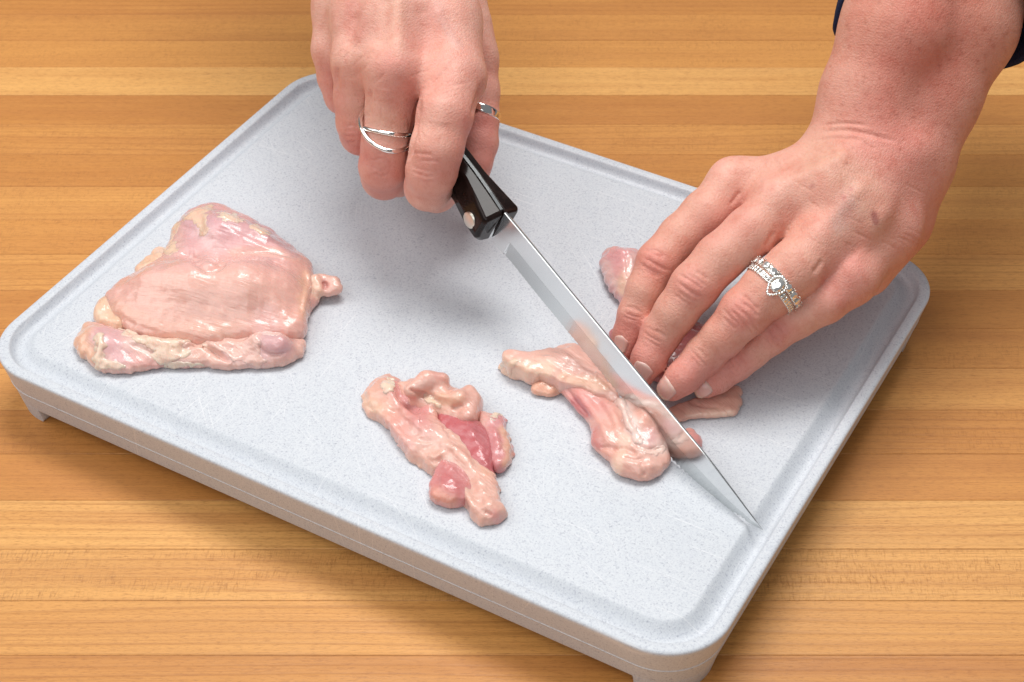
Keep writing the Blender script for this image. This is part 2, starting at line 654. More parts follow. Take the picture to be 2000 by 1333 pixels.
def subdivide(v, fc):
    """one Catmull-Clark step on an all-quad closed mesh"""
    nv = len(v)
    fp = v[fc].mean(1)
    h = np.concatenate([fc[:, [i, (i + 1) % 4]] for i in range(4)])
    hs = np.sort(h, 1)
    e, inv = np.unique(hs, axis=0, return_inverse=True)
    inv = inv.ravel()
    fid = np.tile(np.arange(len(fc)), 4)
    ne = len(e)
    cntf = np.bincount(inv, minlength=ne)[:, None]
    ef = np.stack([np.bincount(inv, fp[fid, i], ne) for i in range(3)], 1) / cntf
    mid = v[e].mean(1)
    ep = (mid + ef) / 2
    # vertices
    val = np.bincount(e.ravel(), minlength=nv)[:, None].astype(float)
    Fv = np.stack([np.bincount(fc.ravel(), np.repeat(fp[:, i], 4), nv) for i in range(3)], 1) / np.maximum(np.bincount(fc.ravel(), minlength=nv)[:, None], 1)
    Rv = np.stack([np.bincount(e[:, 0], mid[:, i], nv) + np.bincount(e[:, 1], mid[:, i], nv) for i in range(3)], 1) / val
    vp = (Fv + 2 * Rv + (val - 3) * v) / val
    nf = len(fc)
    ei = inv.reshape(4, nf)
    q = []
    for i in range(4):
        q.append(np.stack([fc[:, i], nv + ei[i], nv + ne + np.arange(nf), nv + ei[(i - 1) % 4]], 1))
    return np.concatenate([vp, ep, fp]), np.concatenate(q)


def seg_dist(P, pts):
    """2-D distance of points to a polyline, and the parameter 0..1 along it"""
    pts = np.asarray(pts, float)
    best = np.full(len(P), 1e9)
    par = np.zeros(len(P))
    L = np.linalg.norm(np.diff(pts, axis=0), axis=1)
    T = L.sum()
    acc = 0
    for i in range(len(pts) - 1):
        a, d = pts[i], pts[i + 1] - pts[i]
        t = np.clip(((P - a) @ d) / max(d @ d, 1e-9), 0, 1)
        q = np.linalg.norm(P - a - t[:, None] * d, axis=1)
        m = q < best
        best[m] = q[m]
        par[m] = (acc + t[m] * L[i]) / T
        acc += L[i]
    return best, par


def smooth_line(pts, it=2):
    p = np.asarray(pts, float)
    for _ in range(it):
        q = [p[0]]
        for i in range(len(p) - 1):
            q += [p[i] * .75 + p[i + 1] * .25, p[i] * .25 + p[i + 1] * .75]
        q.append(p[-1])
        p = np.array(q)
    return p


def facing(v, nrm):
    d = CAM - v
    d /= np.linalg.norm(d, axis=1, keepdims=True)
    return np.clip(((nrm * d).sum(1) + 0.05) * 4, 0, 1)


def sculpt(v, nrm, strokes):
    """strokes: (points, half width px, height mm, taper ends)"""
    P = proj(v)
    fc_ = facing(v, nrm)
    disp = np.zeros(len(v))
    for st in strokes:
        pts, wd, amp = st[0], st[1], st[2]
        pts = smooth_line(pts)
        lo, hi = pts.min(0) - 3 * wd, pts.max(0) + 3 * wd
        m = np.where((P[:, 0] > lo[0]) & (P[:, 0] < hi[0]) & (P[:, 1] > lo[1]) & (P[:, 1] < hi[1]) & (fc_ > 0))[0]
        if len(m) == 0: continue
        d, t = seg_dist(P[m], pts)
        tap = np.clip(np.minimum(t, 1 - t) * 5, 0.15, 1) if len(st) < 4 else 1.0
        disp[m] += amp * np.exp(-(d / wd) ** 2) * tap * fc_[m]
    return v + nrm * disp[:, None]


_nz = [(rng.normal(size=3), rng.uniform(0, 6.28)) for _ in range(60)]


def wob(v, wl, seed=0, n=10):
    o_ = np.zeros(len(v))
    for i in range(n):
        d, p = _nz[(seed * 7 + i) % 60]
        o_ += np.sin(v @ (d * 2 * math.pi / wl * 0.6) + p + seed)
    return o_ / math.sqrt(n / 2) * 0.5


def paint(v, base, blobs, seed=0):
    """albedo per vertex: blobs (points, half width px, colour, strength); one point = a round spot"""
    P = proj(v)
    P = P + np.stack([wob(v, 9, seed, 8), wob(v, 9, seed + 3, 8)], 1) * 4.0
    col = np.tile(np.asarray(base, float), (len(v), 1))
    for pts, wd, cc, stg in blobs:
        pts = np.asarray(pts, float)
        if len(pts) == 1: d = np.linalg.norm(P - pts[0], axis=1)
        else: d, _ = seg_dist(P, smooth_line(pts))
        a = stg * np.clip(1.35 * np.exp(-(d / wd) ** 2), 0, 1)
        col = col * (1 - a[:, None]) + np.asarray(cc) * a[:, None]
    return col


# ------------------------------------------------------------------ raw chicken
def poly_sdf(px, py, poly):
    """signed distance to a polygon on a 2-D grid, negative inside"""
    d = np.full(px.shape, 1e9)
    ins = np.zeros(px.shape, bool)
    n = len(poly)
    for i in range(n):
        a, b = poly[i], poly[(i + 1) % n]
        ex, ey = b[0] - a[0], b[1] - a[1]
        wx, wy = px - a[0], py - a[1]
        t = np.clip((wx * ex + wy * ey) / max(ex * ex + ey * ey, 1e-9), 0, 1)
        d = np.minimum(d, (wx - ex * t) ** 2 + (wy - ey * t) ** 2)
        c = ((a[1] > py) != (b[1] > py))
        with np.errstate(divide='ignore', invalid='ignore'):
            xi = a[0] + (py - a[1]) * ex / (ey if abs(ey) > 1e-9 else 1e-9)
        ins ^= c & (px < xi)
    return np.where(ins, -np.sqrt(d), np.sqrt(d))


def closed_smooth(p, it=2):
    p = np.asarray(p, float)
    for _ in range(it):
        q = np.roll(p, -1, 0)
        p = np.stack([p * .75 + q * .25, p * .25 + q * .75], 1).reshape(-1, p.shape[1])
    return p


class Plate:
    """a soft slab: outline in the photograph at height z, domed by `bulge` over width `wd`, resting on `bot`"""

    def __init__(s, poly, z=4.0, edge=3.0, bulge=8.0, wd=16.0, bot=0.0, rnd=None, slope=None, k=3.0, grow=1.1, wob_=0.7, rag=1.0):
        s.rag = rag
        s.grow, s.wb = grow, wob_
        pts = [q if len(q) == 3 else (q[0], q[1], z) for q in poly]
        s.poly = closed_smooth([S(*q)[:2] for q in pts])
        s.z, s.e, s.B, s.w, s.bot, s.k = z, edge, bulge, wd, bot, k
        s.r = rnd if rnd is not None else edge
        s.slope = slope

    def bounds(s):
        lo = np.append(s.poly.min(0), s.bot) - 2
        hi = np.append(s.poly.max(0), s.z + s.e + s.B + 6) + 2
        return lo, hi

    def fn(s, seed):
        def f(X, Y, Z):
            x2, y2 = np.broadcast_arrays(X[:, :, 0], Y[:, :, 0])
            q = np.stack([x2.ravel(), y2.ravel(), 0 * x2.ravel()], 1)
            d2 = poly_sdf(x2, y2, s.poly) - s.grow + ((wob(q, 14, seed) * 0.7 + wob(q, 5, seed + 1) * 0.5 + wob(q, 2.4, seed + 4) * 0.25) * s.rag).reshape(x2.shape)
            D = np.maximum(-d2, 0)
            top = s.z + s.e + s.B * (1 - np.exp(-(D / s.w) ** 1.5))
            top = top + s.wb * (wob(q, 24, seed + 2) * 0.8 + wob(q, 9, seed + 3) * 0.4).reshape(x2.shape) * np.clip(D / 6, 0, 1)
            if s.slope is not None:
                a, b = S(*s.slope[0]), S(*s.slope[1])
                t = ((x2 - a[0]) * (b[0] - a[0]) + (y2 - a[1]) * (b[1] - a[1])) / ((b[0] - a[0]) ** 2 + (b[1] - a[1]) ** 2)
                top = top + np.clip(t, 0, 1) * s.slope[2]
            mid, T = (top + s.bot) / 2, (top - s.bot) / 2
            r = np.minimum(s.r, T * 0.95)
            q1 = (d2 + r)[:, :, None]
            q2 = np.abs(Z - mid[:, :, None]) - (T - r)[:, :, None]
            return np.minimum(np.maximum(q1, q2), 0) + np.hypot(np.maximum(q1, 0), np.maximum(q2, 0)) - r[:, :, None]
        return f


_ms = [0]


def fringe(poly, grow=1.6, e=0.8, rag=1.9):
    """thin ragged skirt round the foot of a piece"""
    return Plate(poly, 0.8, e, 0.5, 6, 0, 0.9, grow=grow, rag=rag, k=2.5, wob_=0.4)




def meat(name, parent, plates, cones, mat, base, blobs=(), strokes=(), h=0.8, label=None, lap=3, rough=0.2):
    _ms[0] += 1
    sd = _ms[0]
    bl = [p.bounds() for p in plates]
    for ch, k in cones:
        for q in ch:
            p, r = J(*q)
            bl.append((p - r, p + r))
    lo = np.min([b[0] for b in bl], 0) - 4
    hi = np.max([b[1] for b in bl], 0) + 4
    fd = Field(lo, hi, h)
    for i, p in enumerate(plates):
        b = p.bounds()
        fd.add(p.fn(sd * 5 + i), b[0], b[1], p.k)
    for ch, k in cones:
        pts = [J(*q) for q in ch]
        for i in range(len(pts) - 1): fd.cone(pts[i][0], pts[i + 1][0], pts[i][1], pts[i + 1][1], k)
    v, f = surface(fd)
    e = edges_of(f)
    v = laplace(v, e, lap, 0.5)
    v, f = subdivide(v, f)
    n_ = vnormals(v, f)
    v = v + n_ * ((wob(v, 7, sd) * 0.30 + wob(v, 3.2, sd + 2) * 0.16) * rough / 0.35)[:, None]
    if strokes: v = sculpt(v, n_, strokes)
    v[:, 2] = np.maximum(v[:, 2], 0.05)
    col = paint(v, base, blobs, sd)
    o = mesh_obj(name, W3(v), f, mat, parent, cols=col)
    if label: o['label'] = label
    LAST[:] = [v, f, vnormals(v, f), parent]
    return o


LAST = [None] * 4


def patch(name, poly, mat, base, amp=0.9, soft=10.0, seed=0, blobs=(), rag=5.0, src=None):
    """a ragged layer (fat, membrane, sinew) lying on the piece just built, tapering to nothing at its rim"""
    v, f, n_, parent = src or LAST
    P = proj(v)
    Pn = P + np.stack([wob(v, 6, seed + 1, 8), wob(v, 6, seed + 5, 8)], 1) * rag + np.stack([wob(v, 2.2, seed + 2, 8), wob(v, 2.2, seed + 6, 8)], 1) * rag * 0.3
    d = poly_sdf(Pn[:, 0], Pn[:, 1], closed_smooth(poly, 1))
    ok = (d < 4) & (facing(v, n_) > 0.02)
    keep = ok[f].all(1)
    ff = f[keep]
    if len(ff) < 10: return None
    ids, inv = np.unique(ff, return_inverse=True)
    vv, nn, dd = v[ids], n_[ids], d[ids]
    t = np.clip(-dd / soft, 0, 1)
    t = np.sqrt(t * (2 - t))
    hgt = -0.12 + amp * 0.55 * t * (1 + 0.5 * wob(vv, 6, seed + 3, 8)) + 0.08 * wob(vv, 2.2, seed + 4, 8) * t + 0.12 * (dd < 0)
    vv = vv + nn * np.where(dd > 0.5, -0.4, hgt)[:, None]
    vv[:, 2] = np.maximum(vv[:, 2], 0.05)
    pk = np.clip(0.45 + 0.5 * wob(vv, 7, seed + 2), 0, 0.85)[:, None]      # fat shot through with pink
    col = paint(vv, base, blobs, seed + 9) * (1 - pk * 0.6) + cPALE * pk * 0.6
    return mesh_obj(name, W3(vv), inv.reshape(-1, 4), mat, parent, cols=col)


def J(px, py, z, rpx):
    p = S(px, py, z)
    return p, rpx / pxmm(p)


def zq(sx, ox, oy):
    """crop pixels -> photograph pixels"""
    return lambda *pts: [((p[0] * sx + ox), (p[1] * sx + oy)) + tuple(p[2:]) for p in pts]


M_meat = mat_meat('raw_chicken', 0.30, (0, 0, 0.84), 0.28, 0.5)
M_smooth = mat_meat('smooth_muscle', 0.27, (0, 0, 0.25), 0.32, 0.3)
M_fat = mat_meat('chicken_fat', 0.36, (0, 0, 1.2), 0.4, 0.6)
cPINK = np.array([0.76, 0.425, 0.36])
cPALE = np.array([0.78, 0.47, 0.39])
cPURP = np.array([0.68, 0.385, 0.405])
cRED = np.array([0.54, 0.14, 0.15])
cROSE = np.array([0.66, 0.265, 0.255])
cFAT = np.array([0.83, 0.565, 0.41])
cCREAM = np.array([0.87, 0.655, 0.505])
cORNG = np.array([0.78, 0.46, 0.31])
cWHITE = np.array([0.86, 0.62, 0.55])

# ---- the whole thigh at the left
T3 = zq(0.3, 100, 360)
thigh = empty('chicken_thigh', W3(S(390, 640, 0)))
tag(thigh, 'whole raw chicken thigh, pale pink with cream fat, at the left end of the board', 'chicken thigh', 'raw chicken on the board')
meat('side_fat', thigh, [Plate(T3((540, 600, 4), (590, 510, 6), (650, 450, 8), (680, 400, 9), (745, 400, 9), (780, 480, 9), (740, 560, 8), (640, 620, 6)), 5, 3, 2, 6, 0, 3)], [], M_fat, cORNG * 0.5 + cFAT * 0.5, [(T3((720, 420),), 14, cWHITE, 0.4)], h=0.6, rough=0.3)
meat('side_fat', thigh, [Plate(T3((285, 860, 4), (305, 750, 7), (370, 695, 8), (440, 720, 8), (440, 850, 8), (480, 930, 6), (360, 920, 5)), 5, 2.5, 2, 6, 0, 3)], [], M_fat, cORNG * 0.5 + cFAT * 0.5, [(T3((330, 830),), 12, cCREAM, 0.6)], h=0.6, rough=0.3)
meat('muscle', thigh, [
    Plate(T3((800, 330, 7), (825, 235, 8), (930, 150, 8), (1080, 125, 8), (1200, 180, 8), (1340, 250, 7), (1470, 350, 6), (1640, 500, 5), (1660, 640, 4), (1400, 700, 4), (1000, 700, 4), (760, 600, 5), (745, 450, 6)), 6, 4, 11, 16, 0, 5, wob_=0.5),
    Plate(T3((365, 740, 7), (400, 680, 8), (540, 590, 8), (700, 500, 9), (790, 440, 9), (930, 420, 10), (1200, 430, 10), (1500, 460, 9), (1660, 510, 8), (1705, 590, 8), (1660, 720, 8), (1645, 840, 8), (1655, 915, 8), (1560, 985, 8),
             (1400, 965, 8), (1150, 985, 8), (950, 1000, 8), (800, 985, 8), (640, 965, 8), (500, 920, 8), (425, 850, 7)), 8, 2.4, 18, 24, 0, 4, grow=1.6, k=7, wob_=0.4)], [
    ([T3((960, 270))[0] + (12, 26), T3((1130, 330))[0] + (15, 30), T3((1320, 420))[0] + (12, 28), T3((1520, 540))[0] + (10, 22)], 8),
    ([T3((700, 660))[0] + (12, 34), T3((950, 690))[0] + (14, 42), T3((1250, 700))[0] + (14, 44), T3((1480, 700))[0] + (11, 34)], 9)],
    M_smooth, cPINK, [
    (T3((900, 330), (1150, 330), (1400, 400)), 52, cPURP * 1.04, 0.8), (T3((880, 230), (1000, 190)), 30, cPURP * 1.06, 0.7), (T3((1180, 450), (1400, 430), (1600, 490)), 10, cPALE, 0.7), (T3((1330, 270), (1480, 370), (1600, 470)), 9, cPURP * 0.72, 0.6),
    (T3((1000, 330), (1060, 400)), 20, cWHITE * np.array([.95, .95, 1.05]), 0.5), (T3((1150, 290), (1240, 300)), 16, cPURP * 0.85, 0.5), (T3((820, 300), (800, 400)), 16, cPALE, 0.5),
    (T3((430, 800), (600, 880), (900, 960), (1150, 960)), 16, cORNG, 0.35), (T3((720, 540), (860, 520), (1000, 545)), 16, cPURP * 1.05, 0.55), (T3((800, 720), (1300, 740)), 70, cPALE * 1.06, 0.8), (T3((1650, 600), (1640, 850)), 10, cORNG * 1.03, 0.6),
    (T3((1400, 900),), 30, cPURP, 0.3)],
    [(T3((790, 470), (900, 440), (980, 520), (1030, 550), (1100, 520), (1170, 455)), 9, -3.0), (T3((1170, 455), (1400, 425), (1600, 480)), 6, -1.3), (T3((1190, 470), (1400, 450), (1600, 505)), 7, 0.9), (T3((960, 190), (985, 280), (930, 360)), 7, -0.9), (T3((1220, 230), (1320, 300), (1460, 380)), 6, 0.9), (T3((1150, 270), (1320, 340), (1500, 440)), 7, -0.7),
     (T3((840, 270), (900, 290), (950, 320)), 5, -0.4), (T3((1040, 300), (1090, 360), (1020, 430)), 10, 0.7), (T3((450, 860), (560, 930), (700, 960)), 5, -0.5), (T3((1660, 540), (1690, 620), (1650, 740), (1640, 860)), 5, 0.7)], rough=0.12)
patch('fat', T3((840, 215), (960, 150), (1070, 140), (1010, 195), (1030, 260), (1000, 340), (950, 340), (960, 260), (880, 240)), M_fat, cFAT, 0.6, 12, 6)
patch('fat', T3((1070, 195), (1150, 185), (1250, 220), (1270, 250), (1170, 245), (1090, 235)), M_fat, cCREAM, 0.7, 8, 7)
patch('fat', T3((1270, 265), (1330, 250), (1400, 300), (1430, 340), (1380, 330), (1300, 295)), M_fat, cFAT * 1.02, 0.8, 8, 8)
patch('fat', T3((770, 280), (830, 235), (830, 300), (800, 380), (850, 420), (760, 470), (720, 460), (755, 390)), M_fat, cFAT, 0.6, 9, 9)
meat('lower_flap', thigh, [
    Plate(T3((150, 1010, 4), (190, 900, 7), (240, 845, 8), (310, 880, 9), (430, 900, 9), (600, 950, 9), (900, 960, 9), (1200, 940, 9), (1500, 950, 9), (1640, 990, 6), (1635, 1080, 4), (1560, 1140, 3), (1460, 1185, 2), (1300, 1190, 2), (1080, 1180, 2), (900, 1190, 2), (700, 1185, 2), (500, 1220, 2), (340, 1220, 2), (250, 1160, 2), (180, 1080, 3)), 3, 2.4, 9, 15, 0, 2.6, wob_=1.5, rag=1.4)],
    [([T3((1380, 1040))[0] + (7, 24), T3((1480, 1050))[0] + (8, 24)], 5), ([T3((300, 1000))[0] + (6, 18), T3((360, 1080))[0] + (5, 20)], 5)], M_meat, cPALE, [
    (T3((360, 990), (440, 1090)), 30, cPURP * 1.05, 0.75), (T3((200, 900), (170, 1010), (240, 1120)), 18, cORNG * 1.05, 0.75), (T3((540, 1130), (760, 1200), (900, 1195)), 12, cROSE, 0.45), (T3((960, 1090), (1120, 1150)), 16, cPALE * 1.0, 0.6),
    (T3((1430, 1030), (1500, 1060)), 22, cPURP * 0.95, 0.8), (T3((1180, 1080), (1350, 1130)), 20, cPURP * 1.1, 0.5), (T3((1000, 1020), (1250, 970)), 14, cCREAM, 0.4), (T3((520, 1040), (600, 1080)), 16, cWHITE, 0.5)],
    [(T3((870, 1070), (960, 1025), (1050, 1080), (1180, 1165)), 5, -2.2), (T3((960, 1005), (1060, 1060), (1200, 1140)), 6, 1.0), (T3((480, 960), (700, 1040), (900, 1050)), 7, 0.9), (T3((1340, 1020), (1370, 1090), (1460, 1120), (1560, 1080)), 4, -0.9), (T3((500, 1030), (640, 1090), (700, 1150)), 5, -0.8), (T3((300, 940), (330, 1030), (290, 1160)), 6, 0.9), (T3((450, 1060), (520, 1120)), 4, -0.5), (T3((1100, 1020), (1250, 1060)), 7, 0.9)])
patch('fat', T3((420, 905), (500, 920), (640, 975), (780, 985), (930, 985), (900, 1040), (830, 1060), (915, 1085), (890, 1125), (780, 1155), (700, 1185), (650, 1110), (690, 1080), (560, 1020), (460, 960)), M_fat, cCREAM, 1.3, 12, 1)
patch('fat', T3((255, 1190), (290, 1040), (310, 960), (350, 985), (340, 1080), (360, 1150), (480, 1165), (470, 1215), (340, 1225)), M_fat, cCREAM, 1.1, 10, 2)
patch('fat', T3((700, 1150), (900, 1165), (1020, 1185), (860, 1200), (760, 1195)), M_fat, cCREAM * 0.98, 0.8, 9, 3)
patch('membrane', T3((960, 1000), (1120, 985), (1330, 960), (1380, 1020), (1340, 1110), (1420, 1150), (1330, 1190), (1200, 1150), (1100, 1090), (1010, 1040)), M_meat, cPALE * np.array([1.03, 1.06, 1.1]), 0.7, 14, 4)
patch('membrane', T3((1350, 960), (1480, 930), (1560, 960), (1500, 985), (1400, 985)), M_meat, cWHITE * np.array([1, .9, .95]), 0.6, 8, 5)
meat('knob', thigh, [Plate(T3((1630, 760, 3), (1680, 620, 5), (1740, 640, 5), (1740, 740, 3), (1640, 900, 2)), 3, 3, 4, 6, 0, 3)],
     [([T3((1720, 640))[0] + (7, 17), T3((1740, 690))[0] + (6, 14)], 2), ([T3((1770, 620))[0] + (7, 12), T3((1840, 640))[0] + (7, 12), T3((1858, 680))[0] + (6, 11), T3((1800, 705))[0] + (5, 10)], 1.5)], M_meat, cPALE,
     [(T3((1710, 640), (1730, 710)), 12, cFAT, 0.7), (T3((1660, 780),), 18, cROSE, 0.5), (T3((1780, 640), (1790, 680)), 8, cROSE, 0.5)], [(T3((1770, 630), (1790, 660), (1775, 690)), 3.5, -0.9)], h=0.6)

# ---- the cut strip in front
A4 = zq(0.285, 680, 680)
strip = empty('chicken_strip', W3(S(860, 880, 0)))
tag(strip, 'cut raw chicken strip lying alone at the front of the board, with dark red folds', 'chicken strip', 'raw chicken on the board')
meat('back_fold', strip, [
    Plate(A4((330, 260, 5), (400, 215, 7), (480, 190, 8), (580, 155, 9), (670, 175, 9), (715, 245, 8), (790, 265, 8), (870, 300, 7), (905, 380, 6), (900, 450, 5), (850, 520, 4), (740, 520, 4), (560, 460, 4), (400, 360, 4)), 4, 3, 5, 8, 0, 3, wob_=1.3, rag=1.5)],
    [([A4((430, 290))[0] + (12, 15), A4((540, 220))[0] + (13, 16), A4((640, 220))[0] + (12, 16)], 4), ([A4((640, 330))[0] + (10, 14), A4((760, 350))[0] + (11, 14), A4((830, 300))[0] + (9, 14)], 3), ([A4((860, 350))[0] + (8, 14), A4((820, 470))[0] + (8, 16)], 3)],
    M_meat, cPALE * np.array([1, .93, .9]), [(A4((640, 350), (780, 370)), 12, cORNG, 0.7), (A4((480, 260), (560, 240)), 14, cWHITE, 0.4), (A4((840, 380), (800, 470)), 18, cPINK, 0.6), (A4((620, 180),), 16, cROSE, 0.3)],
    [(A4((410, 270), (470, 310), (560, 330)), 5, -1.6), (A4((590, 280), (640, 300), (720, 290)), 5, -1.0), (A4((700, 420), (800, 390)), 5, -0.8), (A4((560, 330), (640, 380)), 5, -0.9)])
patch('fat', A4((500, 320), (570, 325), (625, 380), (630, 430), (560, 390)), M_fat, cFAT, 1.1, 8, 15)
meat('red_muscle', strip, [Plate(A4((600, 430, 5), (760, 460, 7), (900, 480, 7), (980, 580, 6), (1000, 760, 4), (980, 880, 3), (880, 850, 3), (700, 650, 4)), 4, 2.5, 5, 10, 0, 3)], [], M_meat, cRED, [(A4((860, 540), (910, 620)), 12, cRED * 0.85, 0.5)], label='dark red fold of muscle')
meat('side_flap', strip, [Plate(A4((880, 440, 5), (960, 420, 6), (1035, 460, 6), (1075, 560, 5), (1105, 680, 3), (1090, 810, 2), (1010, 860, 2), (960, 790, 3), (930, 680, 4)), 4, 2.2, 4, 10, 0, 2.2, wob_=1.0, rag=1.4), fringe(A4((1000, 450), (1040, 460), (1085, 560), (1110, 680), (1095, 790), (1050, 760), (1000, 560)))], [], M_meat, cROSE * np.array([1, 1.05, 1.1]),
     [(A4((1060, 560), (1100, 700), (1090, 790)), 9, cORNG, 0.8), (A4((930, 450), (900, 520)), 16, cPALE, 0.7), (A4((1020, 640), (1030, 760)), 18, cRED, 0.25)], [(A4((930, 560), (950, 660), (980, 780)), 5, -1.0), (A4((1000, 560), (1040, 700)), 6, 0.6)])
patch('fat', A4((965, 470), (1030, 438), (1048, 470), (1000, 505)), M_fat, cCREAM, 1.0, 6, 16)
meat('front_lump', strip, [Plate(A4((590, 830, 6), (640, 740, 7), (800, 780, 8), (850, 950, 6), (810, 1050, 3), (740, 1085, 2), (660, 1075, 2), (590, 1045, 2), (570, 990, 3)), 4, 2.2, 3.5, 9, 0, 2.2, wob_=1.2, rag=1.4)], [], M_meat, cROSE,
     [(A4((680, 890), (740, 950)), 16, cRED, 0.55), (A4((600, 1000), (700, 1060)), 14, cORNG * np.array([1, .8, .8]), 0.6)], [(A4((640, 860), (650, 960)), 6, 0.6)])
MAIN = A4((125, 350, 3), (185, 240, 4), (260, 195, 5), (370, 230, 6), (430, 330, 7), (540, 400, 8), (640, 470, 8), (760, 565, 8), (860, 650, 8), (930, 770, 7), (990, 880, 6), (1010, 990, 5), (1062, 1090, 3), (1060, 1160, 2), (1010, 1208, 2), (940, 1195, 2), (880, 1170, 3), (830, 1070, 4), (785, 950, 5), (735, 865, 5),
             (640, 810, 5), (590, 850, 3), (545, 800, 3), (500, 745, 3), (430, 735, 3), (370, 660, 3), (300, 550, 3), (215, 460, 3))
meat('main_strip', strip, [Plate(MAIN, 4, 2.2, 7.5, 12, 0, 2.4, wob_=1.6, rag=1.4), fringe(MAIN, 0.9, 0.7, 2.4),
    Plate(A4((125, 340), (190, 235), (260, 195), (330, 230), (320, 330), (260, 450), (190, 440)), 1.5, 1.0, 1.5, 6, 0, 1.2, grow=2.0, rag=2.0, k=3)],
    [],
    M_meat, cPALE * np.array([1, .93, .88]), [
    (A4((340, 280), (410, 380), (500, 420)), 18, cROSE, 0.85), (A4((460, 480), (540, 540)), 20, cROSE, 0.7), (A4((140, 360), (200, 420)), 14, cFAT, 0.6), (A4((430, 620), (560, 620), (620, 600)), 26, cWHITE, 0.4), (A4((330, 520), (400, 640)), 18, cROSE * 1.15, 0.35),
    (A4((700, 760), (850, 880), (960, 1060)), 34, cPALE, 0.5), (A4((850, 620), (960, 850)), 10, cORNG * np.array([1, .85, .85]), 0.5), (A4((1000, 1150), (1040, 1190)), 10, cROSE * 1.2, 0.5), (A4((680, 800),), 14, cWHITE, 0.5)],
    [(A4((330, 260), (400, 370), (510, 440)), 9, -2.4), (A4((380, 240), (430, 330), (530, 400), (640, 480)), 5, 1.6), (A4((230, 430), (330, 560), (440, 690)), 8, 1.0), (A4((280, 380), (400, 520), (520, 620)), 9, -1.0), (A4((620, 640), (760, 720), (850, 830)), 10, 1.2), (A4((730, 830), (800, 960), (870, 1120)), 6, 1.3), (A4((790, 860), (880, 1000), (930, 1100)), 8, -0.9), (A4((540, 740), (600, 760), (640, 720)), 5, 1.2), (A4((540, 400), (640, 480), (740, 560)), 4, 0.9), (A4((330, 520), (420, 600), (540, 640)), 5, -0.7), (A4((420, 640), (520, 670), (610, 650)), 4, 0.6), (A4((590, 690), (660, 680), (740, 740)), 5, -0.7), (A4((630, 770), (680, 810), (740, 830)), 5, -1.1), (A4((640, 540), (700, 580), (690, 620)), 4, -0.6), (A4((930, 1120), (990, 1150)), 4, -0.7), (A4((480, 480), (560, 560)), 6, -0.6)])
patch('fat', A4((215, 270), (265, 205), (330, 215), (300, 280), (250, 320)), M_fat, cCREAM, 1.0, 7, 11)
0 and patch('membrane', A4((410, 600), (520, 590), (640, 570), (600, 650), (500, 680), (430, 660)), M_meat, cWHITE * np.array([1, .9, .88]), 0.5, 9, 12)
0 and patch('sinew', A4((560, 700), (680, 670), (660, 730), (560, 740), (520, 770), (530, 720)), M_fat, cWHITE, 0.6, 7, 13)
patch('sinew', A4((655, 770), (720, 790), (750, 850), (690, 840)), M_fat, cWHITE * np.array([1, .9, .9]), 0.9, 7, 14)

# ---- the strip that the blade is taking off
B5 = zq(0.345, 950, 600)
cut = empty('chicken_strip', W3(S(1160, 800, 0)))
tag(cut, 'thick strip of raw chicken being sliced off, lying against the near side of the blade', 'chicken strip', 'raw chicken on the board')
meat('lower_muscle', cut, [
    Plate(B5((360, 400, 5), (440, 400, 7), (560, 420, 9), (700, 440, 11), (780, 500, 12), (880, 560, 11), (960, 640, 10), (1000, 720, 7), (1015, 800, 5), (1035, 850, 3), (1005, 935, 2), (920, 985, 2), (840, 970, 2), (725, 930, 2), (700, 850, 4), (640, 805, 4), (605, 760, 3), (615, 690, 4), (570, 610, 5), (490, 530, 4), (430, 460, 4)), 4, 2.6, 9.5, 15, 0, 3, wob_=0.8, rag=0.6)],
    [([B5((800, 560))[0] + (9, 14), B5((880, 660))[0] + (9, 18), B5((940, 750))[0] + (7, 18)], 6)],
    M_meat, cPALE * np.array([.98, .84, .80]), [
    (B5((430, 420), (540, 520), (640, 570)), 22, cROSE * 1.15, 0.6), (B5((500, 540), (560, 600)), 12, cRED, 0.8), (B5((620, 700), (620, 770)), 12, cRED, 0.7), (B5((740, 500), (800, 600), (840, 700)), 11, cWHITE, 0.85), (B5((860, 720), (900, 800), (1000, 790)), 14, cWHITE, 0.55), (B5((920, 740),), 18, cPURP, 0.5),
    (B5((780, 740), (760, 860), (740, 920)), 10, cCREAM, 0.6), (B5((840, 880), (960, 920)), 24, cPALE, 0.6), (B5((650, 640), (700, 760)), 24, cPINK, 0.5)],
    [(B5((700, 450), (760, 530), (800, 660), (840, 740)), 6, 1.3), (B5((820, 760), (900, 810), (1000, 800)), 5, -1.2), (B5((480, 440), (580, 560), (660, 680), (720, 820)), 9, 1.2), (B5((600, 500), (680, 600), (720, 700)), 9, -1.3), (B5((440, 440), (520, 560), (600, 640)), 5, -1.0), (B5((740, 860), (840, 900), (980, 900)), 8, 1.0), (B5((700, 800), (800, 800), (860, 840)), 6, -1.4), (B5((870, 870), (900, 930), (890, 975)), 5, -1.0), (B5((690, 540), (740, 620), (770, 720)), 6, -1.0), (B5((850, 560), (930, 640), (980, 720)), 6, 0.8), (B5((640, 800), (700, 790), (760, 820)), 4, -0.7), (B5((770, 850), (840, 870), (900, 850)), 4, -0.6)], rough=0.14)
patch('membrane', B5((700, 470), (760, 490), (810, 570), (840, 680), (900, 760), (870, 790), (800, 720), (770, 620), (720, 540)), M_meat, cWHITE, 0.8, 9, 17)
patch('sinew', B5((840, 770), (930, 800), (1010, 780), (1015, 820), (930, 835), (860, 810)), M_meat, cWHITE * np.array([1, .93, .9]), 0.9, 8, 18)
0 and patch('fat', B5((755, 730), (800, 740), (790, 830), (760, 900), (730, 900), (750, 820)), M_fat, cCREAM * np.array([1, .95, .9]), 0.6, 8, 19)
